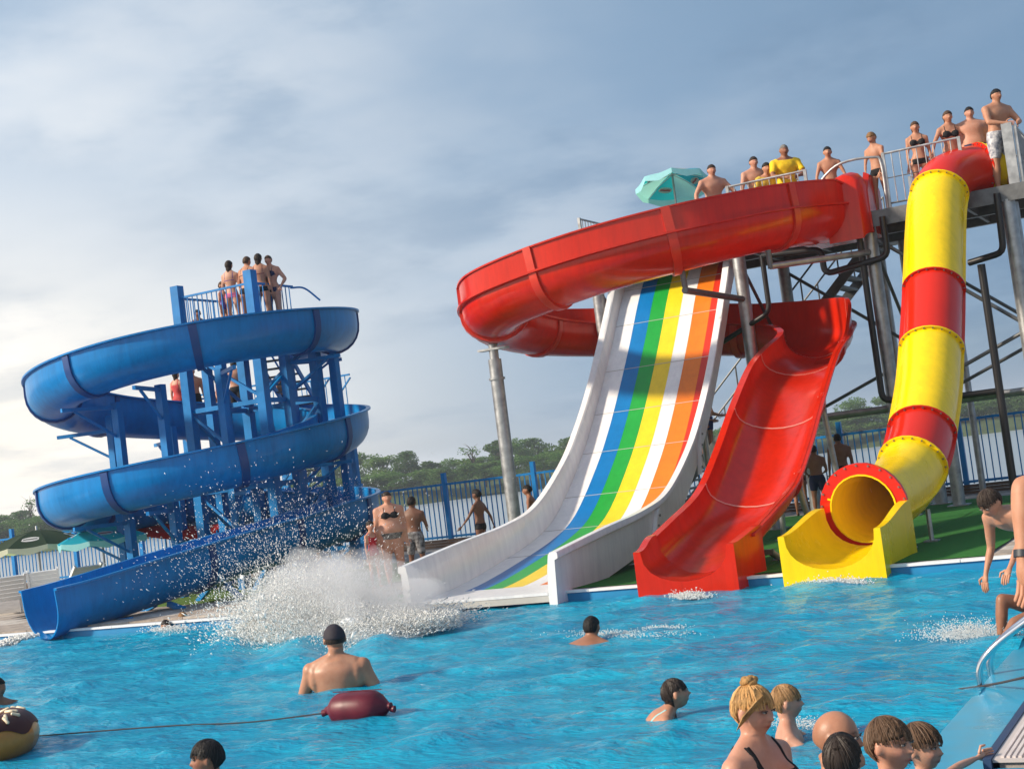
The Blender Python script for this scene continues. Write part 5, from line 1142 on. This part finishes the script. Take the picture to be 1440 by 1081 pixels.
# doughnut swim ring
dc = on_z(-44, 1066); dn = empty('swim_ring', (dc[0], dc[1], 0.), .4, 'inflatable doughnut ring with brown icing and pale sprinkles', 'swim ring')
RM, RMn = .40, .20; m = MB(); top = MB(); U, Vn = 40, 20
def tor(u, v, r=RMn): return np.array([(RM + r * math.cos(v)) * math.cos(u), (RM + r * math.cos(v)) * math.sin(u), .15 + r * .98 * math.sin(v)])
rows = [[tor(2 * math.pi * i / U, 2 * math.pi * k / Vn) for k in range(Vn)] for i in range(U + 1)]; m.loft(rows, True, False)
m.build('ring_body', mat('dough_vinyl', (.55, .20, .025), .3, .5, var=.25, vscale=4, coat=.2), dn)
rows = []
for i in range(U * 2 + 1):
    u = math.pi * i / U; lo_ = .32 + .14 * math.sin(7 * u) + .06 * math.sin(11 * u + 1); rows.append([tor(u, lo_ + (math.pi - .7 - lo_) * k / 12, RMn + .006) for k in range(13)])
top.loft(rows, False); top.build('icing', mat('icing_vinyl', (.06, .012, .010), .5, .3), dn)
for i in range(26):
    u, v = random.random() * 6.28, .75 + random.random() * 1.4; c = tor(u, v, RMn + .012); t1 = nrm(tor(u + .1, v + .06) - tor(u, v)); t2 = nrm(tor(u, v + .1) - tor(u, v)); a = random.random() * 3.1; d = t1 * math.cos(a) + t2 * math.sin(a)
    MB().tube([c - d * .045, c - d * .035, c + d * .035, c + d * .045], [.006, .015, .015, .006], 8).build('sprinkle', mat('sprinkle', (.72, .60, .42), .4), dn)
# pool ladder: two curved chrome rails with steps
ld = empty('pool_ladder', (-1.7, 10.15, 0.), 0, 'chrome pool ladder handrails at the pale blue pool ledge', 'ladder')
lp = on_z(1381, 968, .0); OFFL = np.array([-1.7, 10.15, 0])
for k, dy in enumerate((0., .42)):
    b0 = np.array([lp[0], lp[1] + dy, 0]); P = spline([b0 + [0, 0, -.9], b0 + [0, 0, -.1], b0 + [.0, 0, .12], b0 + [.10, 0, .26], b0 + [.33, .02, .42], b0 + [.62, .03, .58], b0 + [.88, .04, .62], b0 + [1.0, .04, .48], b0 + [1.02, .04, DECK_Z]], 7)
    MB().tube(P - OFFL, .024, 12).build('rail', M_chrome, ld)
    MB().lathe([(.0, .03), (.05, .03), (.055, 0), (.0, 0)], 14, b0 + np.array([1.02, .04, DECK_Z]) - OFFL).build('floor_flange', M_chrome, ld)
for z in (-.3, -.6): MB().box(np.array([lp[0] - .05, lp[1], z]) - OFFL, np.array([lp[0] + .05, lp[1] + .42, z + .03]) - OFFL).build('step', M_chrome, ld, smooth=False)

# ------------------------------------------------------------------ parasols, loungers, awning
def parasol(loc, h, r, cols, label, n=8, tilt=0., rz=0., valance=.16, emb=None, group=None):
    p = empty('parasol', loc, rz, label, 'parasol', group); rt = rotm(R(tilt), 0, 0); top = np.array([0, 0, h])
    MB().tube([(0, 0, 0), (0, 0, h - .55), top], .024, 10).build('pole', M_galv, p)
    MB().lathe([(.0, .0), (.26, .0), (.27, .06), (.08, .10), (.05, .22), (.0, .22)], 18).build('base', mat('parasol_base', (.10, .10, .11), .7), p)
    for k in range(n):
        a0, a1 = 2 * math.pi * k / n, 2 * math.pi * (k + 1) / n; rows = []
        for j in range(7):
            t = j / 6; rr = r * t; z = -.30 * r * t ** 1.6; row = []
            for i in range(7):
                s = i / 6; sag = .035 * r * t * math.sin(math.pi * s); aa = a0 + (a1 - a0) * s; rad = rr * math.cos((a1 - a0) / 2) / math.cos(aa - (a0 + a1) / 2)
                row.append(top + rt @ np.array([rad * math.cos(aa), rad * math.sin(aa), z - sag]))
            rows.append(row)
        c = MB().loft(rows, False); pn = c.build('canopy_panel', cols[k % len(cols)], p)
        v = MB(); e = rows[-1]; v.loft([e, [q - rt @ np.array([0, 0, valance * (1 - .35 * abs(i - 3) / 3)]) for i, q in enumerate(e)]], False); v.build('valance', cols[(k + 1) % len(cols)] if emb is None else emb[0], p)
        MB().tube([top + rt @ np.array([0, 0, -.03]), np.array(rows[3][0]) - [0, 0, .02], np.array(rows[-1][0]) - [0, 0, .015]], .008, 6).build('rib', mat('parasol_rib', (.7, .7, .7), .4), p)
        if emb is not None and k % 2 == 0:
            # printed oval emblem with a red band in the middle of the panel, on both faces
            f = rows[4][3]; tx = nrm(rows[4][4] - rows[4][2]); ty = nrm(rows[3][3] - rows[5][3]); nn = np.cross(tx, ty)
            for sgn in (1, -1):
                off = nn * .012 * sgn; el_ = [f + off + tx * .19 * r * math.cos(a) + ty * .10 * r * math.sin(a) for a in np.linspace(0, 6.283, 24, endpoint=False)]
                m = MB(); m.v = el_; m.f = [list(range(24))]; m.build('emblem', emb[1], p, smooth=False)
                m = MB(); o2 = off * 1.3; m.v = [f + o2 + tx * x * .14 * r + ty * y * .022 * r for x, y in ((-1, -1), (-.6, -.7), (0, -1.1), (.6, -.7), (1, -1), (1, .9), (.5, 1.2), (0, .8), (-.5, 1.2), (-1, .9))]; m.f = [list(range(10))]; m.build('emblem_band', emb[2], p, smooth=False)
    MB().lathe([(0, .10), (.02, .09), (.025, .0), (.0, 0)], 10, top).build('finial', M_plasticw, p); return p
def fabric(n_, c): return mat(n_, c, .8, .2, var=.08, vscale=6, trans=.35)
F_teal, F_pale = fabric('teal_canvas', (.02, .36, .55)), fabric('pale_teal_canvas', (.36, .70, .80)); M_emw = mat('emblem_white', (.8, .8, .8), .6, trans=.4); M_emr = mat('emblem_red', (.55, .08, .1), .6, trans=.3)
pp = on_y(946, 252, 28.6); parasol((pp[0], pp[1], PZ + .003), pp[2] - PZ + .12, .82, [F_teal, F_pale], 'tilted pale teal parasol with oval emblem on the tower platform', tilt=-14, rz=.35, emb=(F_pale, M_emw, M_emr))
F_green, F_gr2 = fabric('dark_green_canvas', (.025, .045, .03)), fabric('olive_canvas', (.04, .06, .04)); F_turq = fabric('turquoise_canvas', (.01, .32, .48)); F_trim = fabric('cream_trim', (.55, .56, .45)); F_trimb = fabric('aqua_trim', (.30, .62, .68))
pg = at_depth(52, 752, 33.5); parasol((pg[0], pg[1], DECK_Z), pg[2] - DECK_Z + .12, 1.16, [F_green, F_gr2], 'dark green parasol with cream valance and white ovals by the fence', emb=(F_trim, M_emw, mat('emblem_dark', (.05, .05, .04), .6)), rz=.2)
pb = at_depth(142, 745, 32.5); parasol((pb[0], pb[1], DECK_Z), pb[2] - DECK_Z + .10, 1.02, [F_turq], 'turquoise parasol with pale valance and white ovals beside the blue slide', emb=(F_trimb, M_emw, M_emr), rz=.5)
def lounger(loc, rz, label, back=45):
    o = empty('sun_lounger', loc, rz, label, 'sun lounger', 'white plastic sun loungers by the fence')
    for k in range(9): MB().box((-.3, .0 + k * .135, .32), (.3, .115 + k * .135, .35)).build('seat_slat', M_plasticw, o, smooth=False)
    for k in range(6):
        rt = rotm(R(-back), 0, 0); c = np.array([0, 0, .335]) + rt @ np.array([0, -.06 - k * .125, 0]); MB().quad_box(c, (.6, .108, .03), rt).build('back_slat', M_plasticw, o, smooth=False)
    for s_ in (-1, 1):
        MB().beam((s_ * .32, -.02, .32), (s_ * .32, 1.22, .32), .05, .07).build('side_rail', M_plasticw, o, smooth=False); rt = rotm(R(-back), 0, 0); MB().beam((s_ * .32, 0, .33), np.array([s_ * .32, 0, .33]) + rt @ np.array([0, -.80, 0]), .05, .06).build('back_rail', M_plasticw, o, smooth=False)
        for y in (.12, 1.1): MB().beam((s_ * .31, y, 0), (s_ * .31, y, .30), .05, .06).build('leg', M_plasticw, o, smooth=False)
    return o
for (px, py, dpt, rz, lab) in ((14, 846, 31.0, .9, 'white slatted lounger farthest from the mouth of the blue slide'), (64, 832, 32.0, .75, 'white slatted lounger in front of the dark green parasol'), (108, 818, 31.2, 1.3, 'pale lounger just behind the mouth of the blue slide')):
    p = at_depth(px, py, dpt); lounger((p[0], p[1], DECK_Z), rz, lab)
# red strip awning beyond the blue tower
aw0, aw1 = at_depth(190, 742, 33.6), at_depth(305, 744, 33.0); ac = (aw0 + aw1) / 2; awn = empty('red_awning', (ac[0], ac[1], DECK_Z), 0, 'low red awning strip on thin posts behind the blue tower', 'awning')
o_ = np.array([ac[0], ac[1], DECK_Z]); m = MB(); rows = []
for k in range(13):
    t = k / 12; c = aw0 + (aw1 - aw0) * t - o_ + np.array([0, 0, -.10 * math.sin(math.pi * t)]); rows.append([c, c + [0, .5, .12], c + [0, 1.0, .0], c + [0, 1.0, -.03], c + [0, .5, .09], c + [0, .004, -.16], c + [0, -.004, -.16]])
m.loft(rows); m.build('canopy', fabric('red_canvas', (.50, .03, .03)), awn)
for q in (aw0, aw1):
    for dy in (0, 1.0): b = q - o_ + np.array([0, dy, 0]); MB().tube([(b[0], b[1], 0), (b[0], b[1], b[2] - .02)], .025, 8).build('post', M_bluesteel, awn)
# small brown bag post near the left fence
# ------------------------------------------------------------------ splash, jets and foam (tiny drops nobody could count)
def drops(P, r, ma, name, label, cat='splash', streak=None, sl=2.2):
    n = len(P); r = np.asarray(r).reshape(-1, 1, 1); o = np.array([[1, 1, 1], [-1, -1, 1], [-1, 1, -1], [1, -1, -1]], float) * .82
    st = RNG.normal(size=(n, 3)); st /= np.linalg.norm(st, axis=1)[:, None]; jit = o[None] * r * (.7 + .6 * RNG.random((n, 4, 1)))
    if streak is not None: sv = streak / (np.linalg.norm(streak, axis=1)[:, None] + 1e-9)
    # random orientation by a random rotation about two axes
    a = RNG.random(n) * 6.28; ca, sa = np.cos(a), np.sin(a); J = jit.copy(); J[:, :, 0] = jit[:, :, 0] * ca[:, None] - jit[:, :, 2] * sa[:, None]; J[:, :, 2] = jit[:, :, 0] * sa[:, None] + jit[:, :, 2] * ca[:, None]
    if streak is not None: al = np.einsum('nkj,nj->nk', J, sv); J = J + al[:, :, None] * sv[:, None, :] * (sl * RNG.random(n) ** 2)[:, None, None]
    V = (P[:, None, :] + J).reshape(-1, 3); f0 = np.array([[0, 1, 2], [0, 3, 1], [0, 2, 3], [1, 3, 2]]); F_ = (f0[None] + 4 * np.arange(n)[:, None, None]).reshape(-1, 3)
    ob = link(name, mesh_np(name, V, F_, ma, True)); tag(ob, label, cat, kind='stuff'); return ob
M_drop = mat('water_drop', (.95, .97, .98), .3, .5, trans=.45)
def splash_cloud():
    P, rr = [], []
    # crown of the big splash: rows of ballistic jets leaving a curved foot
    n = 150000; u = RNG.random(n); foot = np.stack([-12.55 + 3.0 * u, 16.1 - .75 * u + .5 * RNG.normal(size=n)], 1)
    hmax = .30 + 1.10 * np.exp(-((u - .36) / .27) ** 2) + .30 * np.exp(-((u - .12) / .2) ** 2)
    clump = np.array([.72 + .55 * mnoise.noise(Vector((float(x) * 2.6, float(y) * 2.6, 0))) for x, y in foot])
    z = hmax * clump * RNG.beta(1.0, 2.3, n); sp = .12 + .30 * z
    P.append(np.stack([foot[:, 0] - .35 * z + RNG.normal(size=n) * sp, foot[:, 1] + RNG.normal(size=n) * sp * .7, z], 1)); rr.append(np.clip(RNG.lognormal(math.log(.0037), .45, n) * (1.3 - .3 * z), .003, .024))
    # fine spray drifting high and to the left
    n = 3500; t = RNG.random(n); a = RNG.normal(size=(n, 3)); c = np.array([-12.7, 16.4, 1.25]); P.append(c + a * np.array([.95, .5, .45])); rr.append(RNG.uniform(.0025, .0065, n))
    # low white collar
    n = 40000; ang = RNG.random(n) * 6.28; q = np.sqrt(RNG.random(n)); P.append(np.stack([-11.0 + 2.0 * q * np.cos(ang), 15.6 + .8 * q * np.sin(ang) - .42 * (q * np.cos(ang)), .04 + .46 * RNG.random(n) * (1 - .6 * q)], 1)); rr.append(RNG.uniform(.003, .009, n))
    P = np.vstack(P); rr = np.concatenate(rr); ok = P[:, 2] > -.02; return P[ok], rr[ok]
P, rr = splash_cloud(); drops(P, rr, M_drop, 'splash', 'big white splash of spray thrown up below the rainbow slide', streak=(P - np.array([-11.4, 15.2, -.6])) + RNG.normal(size=P.shape) * .25, sl=4.0)
# frothing mound under the spray
def mound(name, c, sx, sy, hz, label, rot=-.42, seed=1):
    n1, n2 = 90, 60; xs = np.linspace(-1, 1, n1); ys = np.linspace(-1, 1, n2); V = []; ca, sa = math.cos(rot), math.sin(rot)
    for x in xs:
        for y in ys:
            d = math.hypot(x, y); e = mnoise.fractal(Vector((x * 3 * sx, y * 3 * sy, seed)), 1.0, 2.0, 5) ; e2 = mnoise.noise(Vector((x * 9 * sx, y * 9 * sy, seed + 5)))
            z = hz * max(0, 1 - d * d) ** 1.1 * (.8 + .5 * e) + .05 * e2 * hz - .10 * max(0, d - .62 + .22 * e) - .02
            V.append((c[0] + (x * sx * ca - y * sy * sa), c[1] + (x * sx * sa + y * sy * ca), z))
    idx = np.arange(n1 * n2).reshape(n1, n2); F_ = np.stack([idx[:-1, :-1], idx[1:, :-1], idx[1:, 1:], idx[:-1, 1:]], -1).reshape(-1, 4)
    tag(link(name, mesh_np(name, V, F_, M_foam, True)), label, 'foam', kind='stuff')
mound('foam_mound', (-11.1, 15.55), 2.0, .8, .44, 'frothing white water at the foot of the big splash')
# soft white mist hanging in the splash: thin water vapour in lumpy puffs
mm = bpy.data.materials.new('spray_mist'); mm.use_nodes = True; mn = mm.node_tree.nodes; mn.clear(); mo_ = mn.new('ShaderNodeOutputMaterial'); mv = mn.new('ShaderNodeVolumePrincipled')
mv.inputs['Color'].default_value = (.97, .98, 1, 1); mv.inputs['Density'].default_value = 1.1; mv.inputs['Anisotropy'].default_value = .3; mm.node_tree.links.new(mv.outputs[0], mo_.inputs['Volume'])
hv3, hf3 = ICO[4]; off_ = np.array([mnoise.fractal(Vector(p * 2.2), 1., 2., 4) for p in hv3])
pv_ = hv3 * (1 + .28 * off_)[:, None] * np.array([1.75, .75, .78]); cr, sr = math.cos(-.3), math.sin(-.3)
pv_ = np.stack([pv_[:, 0] * cr - pv_[:, 1] * sr - .25 * pv_[:, 2], pv_[:, 0] * sr + pv_[:, 1] * cr, pv_[:, 2]], 1) + np.array([-11.15, 15.75, .34])
tag(link('mist', mesh_np('mist', pv_, hf3, mm, True)), 'white mist hanging in the big splash', 'mist', kind='stuff')
# foam and drops at the slide exits, the swimmers and the sitting bather
def patch(label, c, sx, sy, n, hz, r0=.006, r1=.02, rot=-.42):
    a = RNG.normal(size=(n, 2)) * .5; ca, sa = math.cos(rot), math.sin(rot); x = a[:, 0] * sx; y = a[:, 1] * sy
    P = np.stack([c[0] + x * ca - y * sa, c[1] + x * sa + y * ca, np.abs(RNG.normal(size=n)) * hz + .012], 1); drops(P, RNG.uniform(r0, r1, n), M_drop, 'foam', label, 'foam')
e_ = on_z(970, 842); patch('small white foam where the red chute meets the water', (e_[0], e_[1]), .30, .10, 1500, .035, .003, .011)
e_ = on_z(1178, 823); patch('small white foam where the yellow trough meets the water', (e_[0], e_[1]), .42, .10, 1800, .035, .003, .011)
e_ = on_z(1365, 898); patch('water splashed up round the feet of the sitting bather', (e_[0], e_[1]), .42, .26, 3200, .06, .002, .006)
e_ = on_z(870, 893); patch('thin foam round the swimming man', (e_[0], e_[1]), .9, .20, 900, .012, .003, .007)
e_ = on_z(935, 884); patch('foam fleck ahead of the swimming man', (e_[0], e_[1]), .35, .12, 260, .01, .003, .007)
e_ = on_z(240, 888); patch('foam round the two swimmers at the far edge', (e_[0], e_[1]), .7, .2, 900, .04, .006, .014)
e_ = on_z(1130, 1022); patch('foam beside the fair haired boy', (e_[0], e_[1]), .30, .14, 800, .015, .0015, .0045)
# jet running off the lip of the blue slide and the film of water in the chutes
n = 5000; t = RNG.random(n); p0 = np.array([-19.0, 17.72, .06]); P = np.stack([p0[0] - .35 * t + RNG.normal(size=n) * .10, p0[1] - .40 * t + RNG.normal(size=n) * .06, .10 - .14 * t ** 2 + np.abs(RNG.normal(size=n)) * .02], 1); drops(P, RNG.uniform(.008, .02, n), M_drop, 'water_jet', 'white water pouring off the lip of the blue slide')
# wet mist hanging in the second bend of the blue slide
n = 1200; th = RNG.uniform(-30, 40, n); rd_ = HR + RNG.normal(size=n) * .28; P = np.stack([HC[0] + rd_ * np.cos(np.radians(th)), HC[1] + rd_ * np.sin(np.radians(th)), 1.35 + .35 * RNG.random(n) + .55 * RNG.random(n) ** 3], 1); drops(P, RNG.uniform(.003, .008, n), M_drop, 'spray', 'spray in the last bend of the blue slide')

# ------------------------------------------------------------------ haze: one closed box of thin even air round everything
hz = MB().box((-950, -650, -4.0), (950, 1550, 24.0)); hm_ = bpy.data.materials.new('haze_air'); hm_.use_nodes = True
hn = hm_.node_tree.nodes; hn.clear(); ho_ = hn.new('ShaderNodeOutputMaterial'); pv = hn.new('ShaderNodeVolumePrincipled')
pv.inputs['Color'].default_value = (.88, .92, 1.0, 1); pv.inputs['Density'].default_value = .00045; pv.inputs['Anisotropy'].default_value = .25
hm_.node_tree.links.new(pv.outputs[0], ho_.inputs['Volume'])
tag(hz.build('haze', hm_, smooth=False), kind='stuff')
